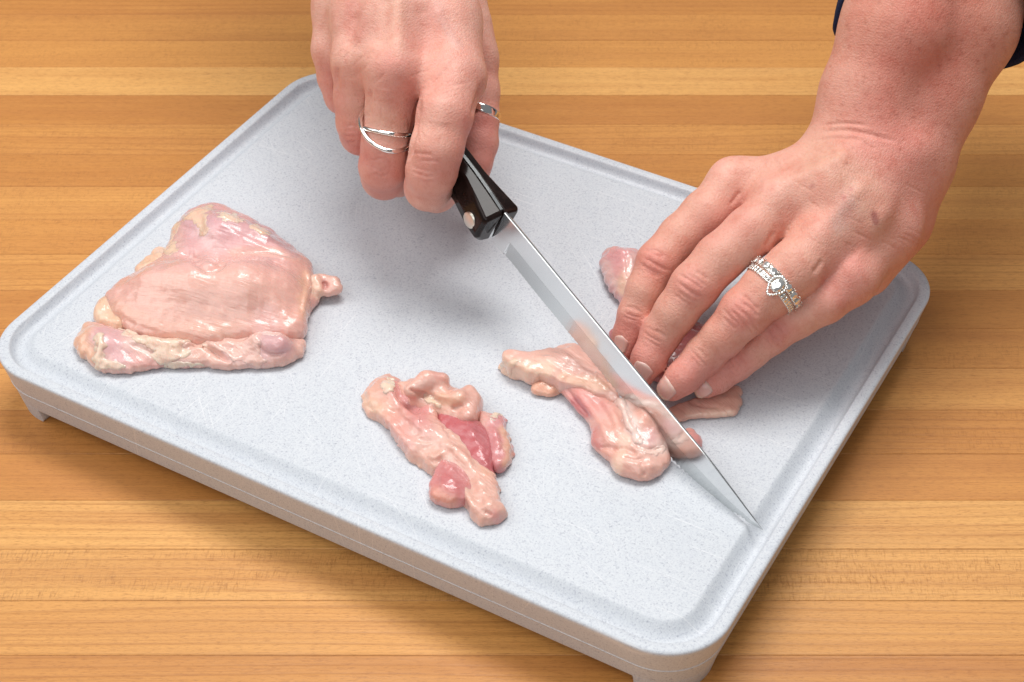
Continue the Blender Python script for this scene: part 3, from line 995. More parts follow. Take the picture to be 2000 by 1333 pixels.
meat('top_muscle', cut, [
    Plate(B5((80, 330, 2), (130, 300, 4), (250, 262, 8), (330, 235, 11), (430, 195, 13), (510, 175, 13), (565, 225, 14), (640, 290, 15), (690, 350, 16), (750, 460, 15), (740, 495, 14), (640, 455, 13), (540, 425, 12), (440, 392, 11), (330, 372, 9), (200, 402, 5), (140, 370, 3)), 9, 1.6, 5, 14, 1.0, 2.0, rag=1.4, wob_=0.8), fringe(B5((75, 320), (140, 300), (240, 270), (250, 370), (190, 405), (110, 370)))], [],
    M_meat, cPINK * np.array([1.02, 1.06, 1.05]), [(B5((90, 330), (180, 370), (330, 350)), 20, cFAT, 0.75), (B5((440, 385), (560, 425), (680, 455)), 10, cORNG * 1.05, 0.7), (B5((400, 230), (560, 300)), 24, cPALE, 0.5)],
    [(B5((300, 280), (440, 370), (560, 410)), 5, 0.5), (B5((250, 270), (330, 340)), 7, -0.5), (B5((600, 380), (700, 400)), 10, 0.5)], rough=0.25)
patch('fat', B5((75, 320), (140, 300), (200, 300), (160, 350), (130, 390), (90, 360)), M_fat, cFAT, 0.6, 9, 20)
meat('flap', cut, [Plate(B5((260, 465, 2), (310, 405, 4), (370, 395, 6), (430, 450, 5), (400, 475, 3), (300, 490, 1.5)), 2, 2, 2.5, 5, 0, 2)], [], M_meat, cORNG * np.array([1, .9, .95]), h=0.6)

# ---- what is left of that thigh, under the fingers
H1 = zq(0.315, 1170, 380)
rest = empty('chicken_thigh', W3(S(1290, 690, 0)))
tag(rest, 'half-cut raw chicken thigh pinned under the fingertips behind the blade', 'chicken thigh', 'raw chicken on the board')
meat('end_lobe', rest, [Plate(H1((10, 430, 5), (25, 350, 8), (45, 300, 10), (110, 285, 11), (190, 300, 11), (290, 330, 11), (300, 500, 5), (220, 640, 3), (160, 700, 2), (110, 630, 3), (50, 540, 4)), 4, 4, 9, 9, 0, 4.5)], [], M_meat, cPURP * np.array([1.05, 1.02, .98]),
     [(H1((170, 500), (140, 580)), 13, cFAT, 0.8), (H1((60, 300),), 16, cORNG, 0.5), (H1((110, 380), (130, 440)), 22, cROSE * 1.1, 0.4), (H1((40, 440), (80, 540)), 12, cWHITE, 0.5), (H1((210, 400), (200, 480)), 12, cWHITE, 0.5)],
     [(H1((150, 330), (180, 420), (170, 520)), 5, -1.0), (H1((190, 380), (215, 470)), 5, 0.8)])
meat('body', rest, [Plate([(1186, 656, 3), (1215, 645, 4), (1262, 610, 7), (1330, 600, 9), (1400, 640, 9), (1420, 690, 7), (1400, 740, 4), (1330, 770, 3), (1290, 745, 3), (1250, 720, 4), (1205, 672, 4)], 4, 3, 4, 9, 0, 3)], [], M_meat, cROSE, [([(1360, 660)], 40, cRED, 0.6), ([(1195, 655)], 16, cRED, 0.6), ([(1390, 620)], 20, cROSE * 0.9, 0.4)])
meat('flap', rest, [Plate(B5((1000, 560, 6), (1150, 490, 6), (1300, 450, 5), (1440, 420, 4), (1446, 490, 4), (1440, 565, 3), (1405, 610, 2), (1330, 615, 2), (1250, 622, 2), (1170, 625, 2), (1100, 645, 2), (1020, 640, 3)), 1.6, 1.3, 1.2, 7, 0, 1.4, grow=0.4, wob_=0.3)], [], M_meat, cPALE * np.array([1, .9, .85]),
     [(B5((1150, 600), (1380, 600)), 8, cCREAM, 0.4), (B5((1180, 540),), 30, cPINK, 0.5)], [(B5((1130, 520), (1200, 560), (1330, 570)), 4, -0.5)], rough=0.2)
meat('end_nub', rest, [Plate(B5((1040, 740, 4), (1110, 680, 5), (1180, 680, 6), (1222, 735, 4), (1218, 810, 3), (1170, 870, 2), (1110, 850, 2)), 3, 2, 3.5, 7, 0, 2.4, rag=1.5, wob_=1.2)], [], M_meat, cPINK * np.array([1, .9, .92]), [(B5((1190, 700), (1215, 770)), 10, cROSE, 0.7)], [(B5((1130, 700), (1160, 780)), 5, 0.5)])

# ------------------------------------------------------------------ knife
KA, KT = S(1000, 430, 54), S(1490, 1035, 3.5)
kx = norm(KA - KT)
_n0 = norm(np.cross(kx, [0, 0, 1.0]))
_u0 = np.cross(_n0, kx)
_l = R_(-7)
kn = _n0 * math.cos(_l) + _u0 * math.sin(_l)      # away from the camera
ku = np.cross(kn, kx)
if ku[2] < 0: ku = -ku


def on_blade(px, py):
    d = FW + RT * (px - 1000) / F + UP * (666.5 - py) / F
    X = CAM + d * (((KT - CAM) @ kn) / (d @ kn)) - KT
    return np.array([X @ kx, X @ ku])


def KP(x, u, n=0.0):
    return KT + kx * x + ku * u + kn * n


knife = empty('knife', W3(KP(60, -10)))
tag(knife, 'steel slicing knife with a dark riveted handle cutting through the chicken', 'knife')
sp_px = [(1490, 1035), (1466, 1003), (1436, 963), (1405, 922), (1375, 883), (1330, 830), (1260, 745), (1180, 648), (1100, 551), (1040, 478), (1000, 430), (985, 412)]
ed_px = [(1490, 1035), (1470, 1028), (1440, 1010), (1400, 980), (1355, 940), (1310, 897), (1240, 811), (1175, 729), (1109, 648), (1050, 577), (995, 508), (966, 474), (945, 450)]
spn = np.array([on_blade(*p) for p in sp_px])
edg = np.array([on_blade(*p) for p in ed_px])
Lk = on_blade(1000, 430)[0]
xs = np.concatenate([np.linspace(0.0, 12, 14), np.arange(12.5, Lk + 5, 0.5)])
us = np.interp(xs, spn[:, 0], spn[:, 1])
ue = np.interp(xs, edg[:, 0], edg[:, 1])
for _ in range(3):
    ue[5:-5] = (ue[4:-6] + ue[5:-5] * 2 + ue[6:-4]) / 4 if False else ue[5:-5]
for arr in (us, ue):
    for _ in range(60): arr[2:-2] = (arr[1:-3] + arr[3:-1]) / 2
NOTCH = Lk - 4.0                                   # where the ground edge starts
width = us - ue
bev = np.minimum(width * 0.46, 10.5)
scal = np.where((xs > 9) & (xs < NOTCH - 2), np.interp(xs, [10, 70, 110], [1.15, 0.9, 0.3]) * np.abs(np.sin(xs * math.pi / 2.5)), 0)
thick = np.interp(xs, [0, 6, 40, Lk], [0.12, 0.35, 0.75, 1.04])
ub = ue + bev
Vb, Fb = [], []
for i, x in enumerate(xs):
    t = thick[i]
    # inside the ricasso the blade keeps its thickness down to the edge
    Vb += [KP(x, us[i] - 0.25, -t * 0.72), KP(x, us[i], -t * 0.4), KP(x, us[i], t * 0.4), KP(x, us[i] - 0.25, t * 0.72), KP(x, ub[i], t * 0.60), KP(x, ub[i], -t * 0.60)]
n6 = len(xs)
for i in range(n6 - 1):
    for j in range(6):
        j2 = (j + 1) % 6
        Fb.append((i * 6 + j, (i + 1) * 6 + j, (i + 1) * 6 + j2, i * 6 + j2))
Fb += [tuple(range(6)), tuple((n6 - 1) * 6 + j for j in reversed(range(6)))]
blade = mesh_obj('blade', W3(Vb), Fb, M_steel, knife, smooth=False)
# ground and serrated edge
Ve, Fe = [], []
sel = [i for i in range(n6) if xs[i] <= NOTCH]
for i in sel:
    t = thick[i]
    u1 = ue[i] + scal[i]
    Ve += [KP(xs[i], ub[i], -t * 0.60 - 0.02), KP(xs[i], u1, -0.10), KP(xs[i], u1, 0.10), KP(xs[i], ub[i], t * 0.60 + 0.02)]
m4 = len(sel)
for i in range(m4 - 1):
    for j in range(3): Fe.append((i * 4 + j, (i + 1) * 4 + j, (i + 1) * 4 + j + 1, i * 4 + j + 1))
Fe += [(0, 1, 2, 3), tuple((m4 - 1) * 4 + j for j in (3, 2, 1, 0))]
mesh_obj('serrated_edge', W3(Ve), Fe, M_bevel, blade, smooth=False)
# ricasso: full thickness below the notch
Vr, Fr = [], []
sel = [i for i in range(n6) if xs[i] >= NOTCH - 0.01]
for q, i in enumerate(sel):
    t = thick[i] * 0.60
    ulow = ue[i]
    Vr += [KP(xs[i] - (2.6 if q == 0 else 0) * 0, ub[i], -t), KP(xs[i] + (0.7 if q == 0 else 0), ulow, -t), KP(xs[i] + (0.7 if q == 0 else 0), ulow, t), KP(xs[i], ub[i], t)]
for i in range(len(sel) - 1):
    for j in range(4):
        j2 = (j + 1) % 4
        Fr.append((i * 4 + j, (i + 1) * 4 + j, (i + 1) * 4 + j2, i * 4 + j2))
Fr += [(0, 1, 2, 3)]
mesh_obj('ricasso', W3(Vr), Fr, M_steel, blade, smooth=False)

# handle: two moulded scales either side of the tang
hx0 = on_blade(982, 413)[0]
handle = empty('handle', (0, 0, 0))
handle.parent = knife
handle.location = Vector(W3(KP(hx0 + 50, -8))) - knife.location
# sections: (distance from the front, half width, ridge drop, top u, side drop, bottom u)
# sections: (distance from the front, ridge half width, belly half width, top u, bottom u)
HS = [(-1.4, 8.6, 9.0, -1.7, -20.6), (0, 9.6, 10.4, -0.9, -22.0), (10, 7.7, 10.0, 0.4, -21.5), (22, 5.7, 8.3, 1.7, -19.5), (38, 5.6, 8.0, 2.4, -17.5),
      (60, 7.2, 8.6, 1.5, -18.0), (85, 8.0, 9.2, -0.5, -21.0), (108, 7.6, 9.0, -3.5, -26.0), (118, 5.5, 6.8, -6.5, -25.0)]
for side in (-1, 1):
    bm = bmesh.new()
    rings = []
    for (xf, rw, bw, ut, ub_) in HS:
        ti = 0.74
        prof_h = [(ti, ut), (rw * 0.96, ut - 1.5), (rw * 1.04 + 0.2, ut - 3.6), (bw, ut - 11.5), (bw * 0.93, ub_ + 5.0), (bw * 0.55, ub_ + 0.8), (ti, ub_)]
        slant = 0.0
        rings.append([bm.verts.new(Vector(W3(KP(hx0 + xf + (ut - u) * (0.12 if xf < 1 else 0), u, side * n_))) - (knife.location + handle.location)) for (n_, u) in prof_h])
    for i in range(len(rings) - 1):
        for j in range(len(rings[0])):
            j2 = (j + 1) % len(rings[0])
            bm.faces.new((rings[i][j], rings[i][j2], rings[i + 1][j2], rings[i + 1][j]))
    bm.faces.new(rings[0][::-1])
    bm.faces.new(rings[-1])
    bmesh.ops.recalc_face_normals(bm, faces=bm.faces)
    me = bpy.data.meshes.new('handle_scale')
    bm.to_mesh(me)
    bm.free()
    me.polygons.foreach_set('use_smooth', np.ones(len(me.polygons), bool))
    me.materials.append(M_handle)
    o = bpy.data.objects.new('handle_scale', me)
    C.objects.link(o)
    o.parent = handle
    add_mod(o, 'BEVEL', width=0.0008, segments=3, limit_method='ANGLE', angle_limit=R_(18))
    add_mod(o, 'WEIGHTED_NORMAL')
# tang between the scales
Vt, Ft = [], []
for (xf, rw, bw, ut, ub_) in [(0.6, 0, 0, -1.2, -20.4)] + HS[2:]:
    for (n_, u) in ((-0.75, ut + 0.12), (0.75, ut + 0.12), (0.75, ub_ + 0.2), (-0.75, ub_ + 0.2)): Vt.append(KP(hx0 + xf + 0.4, u, n_))
for i in range(len(HS) - 2):
    for j in range(4): Ft.append((i * 4 + j, i * 4 + (j + 1) % 4, i * 4 + 4 + (j + 1) % 4, i * 4 + 4 + j))
Ft += [(3, 2, 1, 0), tuple((len(HS) - 2) * 4 + j for j in range(4))]
mesh_obj('tang', W3(Vt), Ft, M_bevel, handle, smooth=False)


def rivet(xf, u, n_, r):
    v, f = [], []
    prof_r = [(r, -3.0), (r, 0.35), (r * 0.9, 0.5), (0.01, 0.55)]
    N = 28
    for (rr, hh) in prof_r:
        for k in range(N):
            a = 2 * math.pi * k / N
            v.append(KP(hx0 + xf + rr * math.cos(a), u + rr * math.sin(a), n_ - hh))
    for k in range(len(prof_r) - 1):
        for j in range(N): f.append((k * N + j, k * N + (j + 1) % N, (k + 1) * N + (j + 1) % N, (k + 1) * N + j))
    return mesh_obj('rivet', W3(v), f, M_rivet, handle)


rivet(8.0, -11.5, -9.75, 3.9)
rivet(95.0, -12.0, -8.9, 3.0)

# ------------------------------------------------------------------ the person's arms
person = empty('person', (0.10, 1.05, -0.6))
tag(person, 'person in navy sleeves holding the knife and pressing down the chicken, rings on both hands', 'person')


def J(px, py, z, rpx):
    p = S(px, py, z)
    return p, rpx / pxmm(p)


def chain_field(tmpl, chains, kin=3.0):
    """each chain: list of (px,py,z,r px); returns a field of the union"""
    for ch, k in chains:
        pts = [J(*q) for q in ch]
        for i in range(len(pts) - 1):
            (a, ra), (b, rb) = pts[i], pts[i + 1]
            tmpl.cone(a, b, ra, rb, k)


def make_hand(palm, fingers, extra, h=1.0, kf=1.2, kp=7.0):
    allp = [J(*q) for g in (palm, fingers, extra) for ch, _ in g for q in ch]
    lo = np.min([p - r for p, r in allp], 0) - 6
    hi = np.max([p + r for p, r in allp], 0) + 6
    base = Field(lo, hi, h)
    chain_field(base, palm)
    fing = Field(lo, hi, h)
    for ch, k in fingers:
        one = Field(lo, hi, h)
        chain_field(one, [(ch, k)])
        fing.merge(one, kf)
    base.merge(fing, kp)
    for ch, k in extra:
        one = Field(lo, hi, h)
        chain_field(one, [(ch, 3.0)])
        base.merge(one, k)
    v, f = surface(base)
    e = edges_of(f)
    v = laplace(v, e, 4, 0.5)
    v, f = subdivide(v, f)
    return v, f, base


def snap(fd, p, it=8, off=0.0):
    """move points onto the surface of a field"""
    p = np.array(p, float)
    for _ in range(it):
        g = (p - fd.lo) / fd.h
        i = np.clip(np.floor(g).astype(int), 1, np.array(fd.n) - 3)
        t = g - i

        def at(i):
            o_ = 0
            for a in (0, 1):
                for b in (0, 1):
                    for c in (0, 1):
                        w_ = (t[:, 0] if a else 1 - t[:, 0]) * (t[:, 1] if b else 1 - t[:, 1]) * (t[:, 2] if c else 1 - t[:, 2])
                        o_ = o_ + w_ * fd.f[i[:, 0] + a, i[:, 1] + b, i[:, 2] + c]
            return o_
        f0 = at(i)
        gr = np.stack([(at(i + np.eye(3, dtype=int)[k]) - at(i - np.eye(3, dtype=int)[k])) / (2 * fd.h) for k in range(3)], 1)
        gl = np.maximum(np.linalg.norm(gr, axis=1, keepdims=True), 0.2)
        n_ = gr / gl
        p = p - n_ * (f0[:, None] - off) / gl * 0.8
    return p, n_


SK = np.array([0.80, 0.455, 0.37])       # pale skin
SR = np.array([0.70, 0.24, 0.21])      # reddened
SY = np.array([0.76, 0.46, 0.33])       # yellowish
ST = np.array([0.60, 0.235, 0.16])       # tanned forearm
SV = np.array([0.60, 0.45, 0.42])       # bluish vein


def wrinkle(cx, cy, ax, ay, half, n, gap, wd, amp, bow=0.25, rnd=0):
    """n short creases across a finger: centre px, finger direction, half length, spacing"""
    d = norm([ax, ay])
    q = np.array([-d[1], d[0]])
    rr = np.random.default_rng(int(cx * 7 + cy + rnd))
    out = []
    for i in range(n):
        s_ = (i - (n - 1) / 2) * gap + rr.normal() * gap * 0.18
        hl = half * (1 - 0.35 * abs(i - (n - 1) / 2) / max(1, (n - 1) / 2)) * rr.uniform(0.65, 1.05)
        sh = rr.normal() * half * 0.15
        sgn_ = 1 if i >= (n - 1) / 2 else -1
        pts = []
        for t in (-1, -.5, 0, .5, 1):
            pts.append(np.array([cx, cy]) + d * (s_ + sgn_ * bow * gap * (1 - t * t) + rr.normal() * gap * 0.08) + q * (t * hl + sh))
        out.append((pts, wd, -amp * rr.uniform(0.6, 1.1)))
    return out


# ---- the hand that presses the chicken (with the forearm and the cuff)
L_palm = [
    ([(1668, 292, 74, 84), (1560, 360, 66, 62), (1440, 368, 60, 54)], 8),
    ([(1700, 300, 76, 86), (1620, 380, 72, 62), (1528, 402, 65, 54)], 8),
    ([(1735, 308, 74, 86), (1680, 420, 66, 62), (1606, 472, 60, 54)], 8),
    ([(1772, 318, 68, 76), (1735, 450, 55, 56), (1664, 545, 48, 46)], 8),
    ([(1775, 330, 62, 74), (1750, 430, 46, 62), (1690, 530, 38, 52)], 10),
    # wrist and forearm
    ([(1668, 292, 74, 84), (1702, 190, 92, 94), (1756, 60, 116, 108), (1800, -110, 142, 112), (1850, -240, 160, 112)], 10),
    ([(1768, 312, 70, 84), (1810, 190, 88, 96), (1870, 50, 110, 110), (1920, -110, 134, 110), (1965, -240, 152, 112)], 10),
    ([(1720, 305, 66, 88), (1755, 190, 84, 104), (1808, 55, 106, 122), (1862, -110, 132, 122), (1908, -240, 152, 120)], 10),
]
L_fing = [
    ([(1440, 366, 60, 54), (1378, 420, 56, 48), (1330, 462, 50, 43), (1284, 512, 44, 41), (1258, 566, 36, 35), (1240, 614, 27, 33), (1226, 654, 19, 29), (1214, 686, 14, 24)], 2.5),
    ([(1528, 402, 65, 54), (1465, 455, 61, 51), (1405, 505, 55, 48), (1356, 560, 47, 47.5), (1320, 610, 37, 42), (1290, 654, 27, 39), (1267, 702, 19, 34), (1250, 734, 13, 28)], 2.5),
    ([(1606, 472, 60, 54), (1553, 525, 56, 56), (1502, 566, 50, 54), (1454, 610, 43, 49), (1412, 658, 33, 41), (1376, 694, 24, 38), (1334, 738, 17, 33), (1313, 757, 13, 28)], 2.5),
    ([(1664, 545, 48, 46), (1612, 590, 42, 42), (1558, 622, 36, 38), (1505, 658, 29, 35), (1468, 690, 22, 31), (1440, 713, 17, 30), (1402, 741, 12, 27), (1380, 756, 10, 23)], 2.5),
]
L_thumb = [([(1620, 330, 62, 62), (1530, 400, 46, 58), (1452, 455, 34, 46), (1385, 520, 24, 40), (1335, 590, 17, 36), (1302, 640, 13, 30)], 8)]
lv, lf, lfd = make_hand(L_palm, L_fing, L_thumb)
ln = vnormals(lv, lf)
st = []
# knuckle creases
st += wrinkle(1278, 514, -0.45, 0.9, 33, 5, 11, 3.4, 0.55)
st += wrinkle(1352, 562, -0.55, 0.83, 38, 6, 11, 3.6, 0.6)
st += wrinkle(1448, 616, -0.7, 0.7, 40, 6, 11, 3.6, 0.6)
st += wrinkle(1518, 652, -0.75, 0.65, 26, 5, 10, 3.2, 0.5)
st += wrinkle(1233, 612, -0.3, 0.95, 24, 4, 7, 2.6, 0.35)
st += wrinkle(1280, 658, -0.5, 0.86, 30, 4, 8, 2.8, 0.35)
st += wrinkle(1366, 700, -0.7, 0.7, 28, 3, 8, 2.8, 0.3)
st += wrinkle(1436, 716, -0.75, 0.65, 22, 3, 8, 3.0, 0.5)
# knuckle heads and the tendons running back from them
for (x, y, r, a) in ((1412, 336, 34, 1.5), (1512, 370, 34, 1.9), (1602, 446, 32, 1.5), (1660, 528, 26, 1.2), (1803, 292, 34, 1.4), (1268, 508, 20, 0.5), (1345, 556, 24, 0.5), (1444, 606, 24, 0.5)):
    st.append(([(x, y), (x + 1, y + 1)], r, a, 1))
st += [([(1516, 368), (1570, 340), (1630, 312), (1680, 290)], 15, 1.1), ([(1604, 444), (1650, 400), (1700, 350)], 15, 0.9), ([(1420, 332), (1500, 312), (1590, 285)], 13, 0.7),
       ([(1662, 522), (1705, 455), (1745, 390)], 14, 0.6), ([(1560, 395), (1610, 372), (1670, 345)], 22, -0.5), ([(1650, 470), (1690, 430), (1730, 385)], 20, -0.45), ([(1470, 345), (1530, 325)], 18, -0.6)]
# wrist folds
st += [([(1592, 262), (1640, 252), (1700, 262), (1760, 280)], 5, -0.7), ([(1600, 246), (1650, 240), (1700, 246)], 4, -0.5), ([(1586, 276), (1640, 268), (1690, 276)], 4, -0.45),
       ([(1560, 290), (1620, 300), (1680, 318)], 3.5, -0.25), ([(1640, 330), (1700, 345), (1760, 372)], 3.5, -0.2)]
for i in range(26):
    x, y = rng.uniform(1540, 1780), rng.uniform(275, 480)
    if y > 300 + (x - 1540) * 0.9 + 150: continue
    l_ = rng.uniform(22, 55)
    st.append(([(x, y), (x + l_ * 0.5, y + l_ * 0.22), (x + l_, y + l_ * 0.5)], 2.6, -rng.uniform(0.1, 0.22)))
# web creases at the finger roots
st += [([(1425, 402), (1436, 388), (1446, 372)], 4, -0.7), ([(1494, 486), (1506, 466), (1512, 450)], 5, -0.8), ([(1586, 536), (1600, 520), (1606, 506)], 5, -0.7)]
lv = sculpt(lv, ln, st)
lcol = paint(lv, SK * np.array([.91, .83, .78]), [
    ([(1800, -200), (1820, 60)], 150, ST, 0.8), ([(1820, 60), (1770, 220)], 100, (SR + ST) / 2, 0.6), ([(1740, 320), (1780, 420)], 90, SR, 0.35),
    ([(1600, 300), (1680, 350), (1720, 430)], 40, SY * 0.86, 0.4), ([(1655, 400), (1640, 440)], 18, SV, 0.3),
    ([(1660, 530), (1640, 560)], 45, SR, 0.45), ([(1440, 420), (1400, 440)], 40, SR, 0.25), ([(1352, 560)], 34, SR, 0.5), ([(1448, 614)], 36, SR, 0.55), ([(1278, 510)], 30, SR, 0.5), ([(1518, 652)], 30, SR * 0.95, 0.6),
    ([(1225, 640), (1220, 680)], 36, SR, 0.55), ([(1275, 690), (1255, 730)], 34, SR, 0.4), ([(1340, 720), (1320, 760)], 34, SR, 0.5), ([(1440, 715), (1385, 755)], 36, SR, 0.55),
    ([(1407, 328)], 28, SK * 1.06, 0.5), ([(1507, 364)], 30, SK * 1.06, 0.5), ([(1600, 443)], 24, SK * 1.05, 0.5),
    ([(1706, 420), (1711, 434)], 6, SR * 0.5, 0.75), ([(1582, 360)], 5, SR * 0.6, 0.5), ([(1645, 385)], 5, SR * 0.8, 0.6), ([(1663, 375)], 4, SR * 0.8, 0.6)], 1)
# freckles over the forearm
P_ = proj(lv)
fr = np.zeros(len(lv))
for i in range(320):
    x, y = rng.uniform(1610, 2000), rng.uniform(-60, 330)
    r = rng.uniform(1.8, 4.5)
    m = (np.abs(P_[:, 0] - x) < 12) & (np.abs(P_[:, 1] - y) < 12)
    fr[m] = np.maximum(fr[m], np.exp(-(np.hypot(P_[m, 0] - x, P_[m, 1] - y) / r) ** 2) * rng.uniform(0.15, 0.5))
lcol = lcol * (1 - fr[:, None] * np.array([0.42, 0.6, 0.65]))
larm = mesh_obj('arm', W3(lv), lf, M_skin, person, cols=lcol)
larm['label'] = 'left arm, fingers pressing on the chicken'


def march(fd, px, py):
    """where the sight line through a pixel meets a field"""
    d = FW + RT * (px - 1000) / F + UP * (666.5 - py) / F
    d = d / np.linalg.norm(d)
    zt = fd.lo[2] + fd.h * (fd.n[2] - 1)
    t = (zt - CAMH) / d[2] - 60
    hi = fd.lo + fd.h * (np.array(fd.n) - 1)
    for _ in range(2000):
        p = CAM + d * t
        if np.all(p > fd.lo + 2) and np.all(p < hi - 2):
            g = np.floor((p - fd.lo) / fd.h + 0.5).astype(int)
            if fd.f[tuple(g)] < 0.3: break
        t += 0.4
    q, n_ = snap(fd, [p])
    return q[0], n_[0]


def nail(arm, fd, tip_px, base_px, z0, z1, wpx, out, roll, mat):
    """nail plate laid on the fingertip: from base to free edge, half width px"""
    a, na = march(fd, *base_px)
    b, nb = march(fd, *tip_px)
    d = norm(b - a)
    L = np.linalg.norm(b - a)
    hw = wpx / pxmm(a)
    nup = norm(na + nb)
    side = norm(np.cross(d, nup))
    nup = norm(nup * math.cos(roll) + side * math.sin(roll))
    side = norm(np.cross(d, nup))
    nu, nv_ = 12, 12
    pts = []
    for i in range(nu):
        u = i / (nu - 1)
        ww = hw * (1 - 0.45 * max(0, (0.22 - u) / 0.22) ** 2) * (1 - 0.12 * max(0, (u - .8) / .2) ** 2)
        for j in range(nv_):
            t = -1 + 2 * j / (nv_ - 1)
            ends = (0.10 * L * t * t) * (1 if u < .5 else -1) * abs(u - .5) * 2
            pts.append(a + d * (u * L + ends) + side * t * ww * math.sin(1.0) / 0.84 + nup * (2.0 - 2.2 * t * t * 0.8))
    p, n_ = snap(fd, pts, 10, 0.0)
    g = np.array([i / (nu - 1) for i in range(nu) for j in range(nv_)])
    tj = np.array([-1 + 2 * j / (nv_ - 1) for i in range(nu) for j in range(nv_)])
    offs = 0.34 - 0.30 * np.clip((np.abs(tj) - .7) / .3, 0, 1) - 0.30 * np.clip((0.12 - g) / 0.12, 0, 1)
    top_ = p + n_ * offs[:, None] + d * (np.clip((g - 0.8) / 0.2, 0, 1) * out)[:, None]
    bot = top_ - n_ * 0.45
    v = np.concatenate([top_, bot])
    N = nu * nv_
    f = []
    for i in range(nu - 1):
        for j in range(nv_ - 1):
            q = (i * nv_ + j, i * nv_ + j + 1, (i + 1) * nv_ + j + 1, (i + 1) * nv_ + j)
            f += [q, tuple(N + k for k in reversed(q))]
    rim = [j for j in range(nv_)] + [i * nv_ + nv_ - 1 for i in range(1, nu)] + [(nu - 1) * nv_ + j for j in range(nv_ - 2, -1, -1)] + [i * nv_ for i in range(nu - 2, 0, -1)]
    for k in range(len(rim)):
        x, y = rim[k], rim[(k + 1) % len(rim)]
        f.append((y, x, N + x, N + y))
    ct = np.where((g > 0.9)[:, None], np.array([0.80, 0.58, 0.46]), np.where((g < 0.18)[:, None], np.array([0.80, 0.52, 0.45]), np.array([0.76, 0.43, 0.37])))
    o = mesh_obj('fingernail', W3(v), f, mat, arm, cols=np.concatenate([ct, ct]))
    # make the winding agree with the outside
    bm = bmesh.new()
    bm.from_mesh(o.data)
    bmesh.ops.recalc_face_normals(bm, faces=bm.faces)
    bm.to_mesh(o.data)
    bm.free()
    return o


tN = NT('nail_plate')
tN.l(tN.n('Attribute', a_attribute_name='Col').outputs['Color'], tN.b.inputs['Base Color'])
tN.set(Roughness=0.28, Subsurface_Weight=0.2, Subsurface_Scale=0.002, Specular_IOR_Level=0.5)
M_nail = tN.m
nail(larm, lfd, (1201, 684), (1210, 655), 22, 12, 20, 0.8, -0.7, M_nail)
nail(larm, lfd, (1241, 744), (1264, 712), 26, 12, 25, 1.0, 0.0, M_nail)
nail(larm, lfd, (1290, 770), (1311, 747), 24, 14, 27, 1.0, 0.0, M_nail)
nail(larm, lfd, (1358, 768), (1390, 749), 16, 8, 19, 1.2, 0.0, M_nail)

# navy cuffs pushed up the forearms


def make_sleeve(arm, fa, fb, c0, front, back, grow):
    fx = norm(fb - fa)
    fup = norm(CAM - fa - fx * ((CAM - fa) @ fx))
    fs = np.cross(fx, fup)
    if fs @ RT < 0: fs = -fs
    v, f = [], []
    NA = 84
    prof_c = [(0.0, 41.5), (-1.2, 42.4), (-1.4, 43.8), (0, 44.8), (6, 45.4), (13, 45.2), (14.2, 44.6), (15.4, 45.3), (40, 47), (80, 50), (140, 54), (190, 58), (190, 54), (80, 46), (30, 43.0), (6, 42)]
    for (ax_, rr) in prof_c:
        for k in range(NA):
            th = 2 * math.pi * k / NA
            along = (front if math.cos(th) > 0 else back) * math.cos(th)
            along += 13 * min(0, math.sin(th)) if front > 20 else 0
            if ax_ > 60: along *= max(0, 1 - (ax_ - 60) / 120)
            wr = 0.6 * math.sin(9 * th + ax_ * 0.06) + 0.35 * math.sin(17 * th + ax_ * 0.1) + 0.5 * math.sin(4 * th + ax_ * 0.2)
            if ax_ < 16: wr *= 0.35
            v.append(c0 + fx * (along + ax_) + (fup * math.cos(th) + fs * math.sin(th)) * (rr * grow + wr))
    m_ = len(prof_c)
    for i in range(m_):
        for k in range(NA):
            f.append((i * NA + k, ((i + 1) % m_) * NA + k, ((i + 1) % m_) * NA + (k + 1) % NA, i * NA + (k + 1) % NA))
    return mesh_obj('sleeve', W3(v), f, M_cloth, arm)


_fa, _fb = S(1790, 120, 96), S(1900, -235, 153)
_fx = norm(_fb - _fa)
_fs = norm(np.cross(_fx, CAM - _fa))
if _fs @ RT < 0: _fs = -_fs
make_sleeve(larm, _fa, _fb, S(1812, 78, 104) + _fs * 2.0 + _fx * 9, 44, 5, 1.0)

# ---- the fist round the knife handle
R_palm = [
    ([(888, 150, 92, 62), (868, 40, 104, 66), (838, -130, 122, 72), (820, -330, 150, 84)], 9),
    ([(775, 138, 96, 60), (780, 30, 108, 66), (785, -130, 126, 76), (785, -330, 152, 90)], 9),
    ([(705, 122, 90, 56), (715, 20, 103, 64), (735, -130, 122, 74), (745, -330, 150, 86)], 9),
    ([(656, 96, 82, 46), (672, 10, 96, 56), (700, -130, 116, 70), (715, -330, 146, 84)], 9),
    ([(800, 90, 78, 70), (790, -60, 92, 86), (780, -200, 115, 90)], 9),
    ([(905, 100, 80, 60), (885, 10, 92, 58), (850, -120, 112, 66)], 9),
]
R_fing = [
    ([(885, 155, 93, 60), (869, 225, 88, 54), (853, 290, 78, 51), (843, 334, 68, 49), (836, 366, 55, 45), (852, 374, 40, 40), (892, 352, 28, 34), (930, 330, 30, 30)], 3),
    ([(770, 140, 95, 56), (764, 210, 80, 49), (754, 280, 66, 47), (747, 326, 55, 45), (750, 346, 42, 43), (778, 345, 30, 38), (820, 315, 26, 34), (860, 290, 36, 28)], 3),
    ([(702, 124, 88, 52), (696, 190, 74, 43), (699, 240, 62, 41), (705, 262, 53, 40), (718, 268, 42, 38), (750, 255, 34, 34), (800, 235, 36, 30)], 3),
    ([(656, 98, 80, 44), (659, 150, 68, 38), (670, 188, 58, 35), (688, 200, 46, 33), (725, 190, 40, 30), (765, 175, 44, 28)], 3),
]
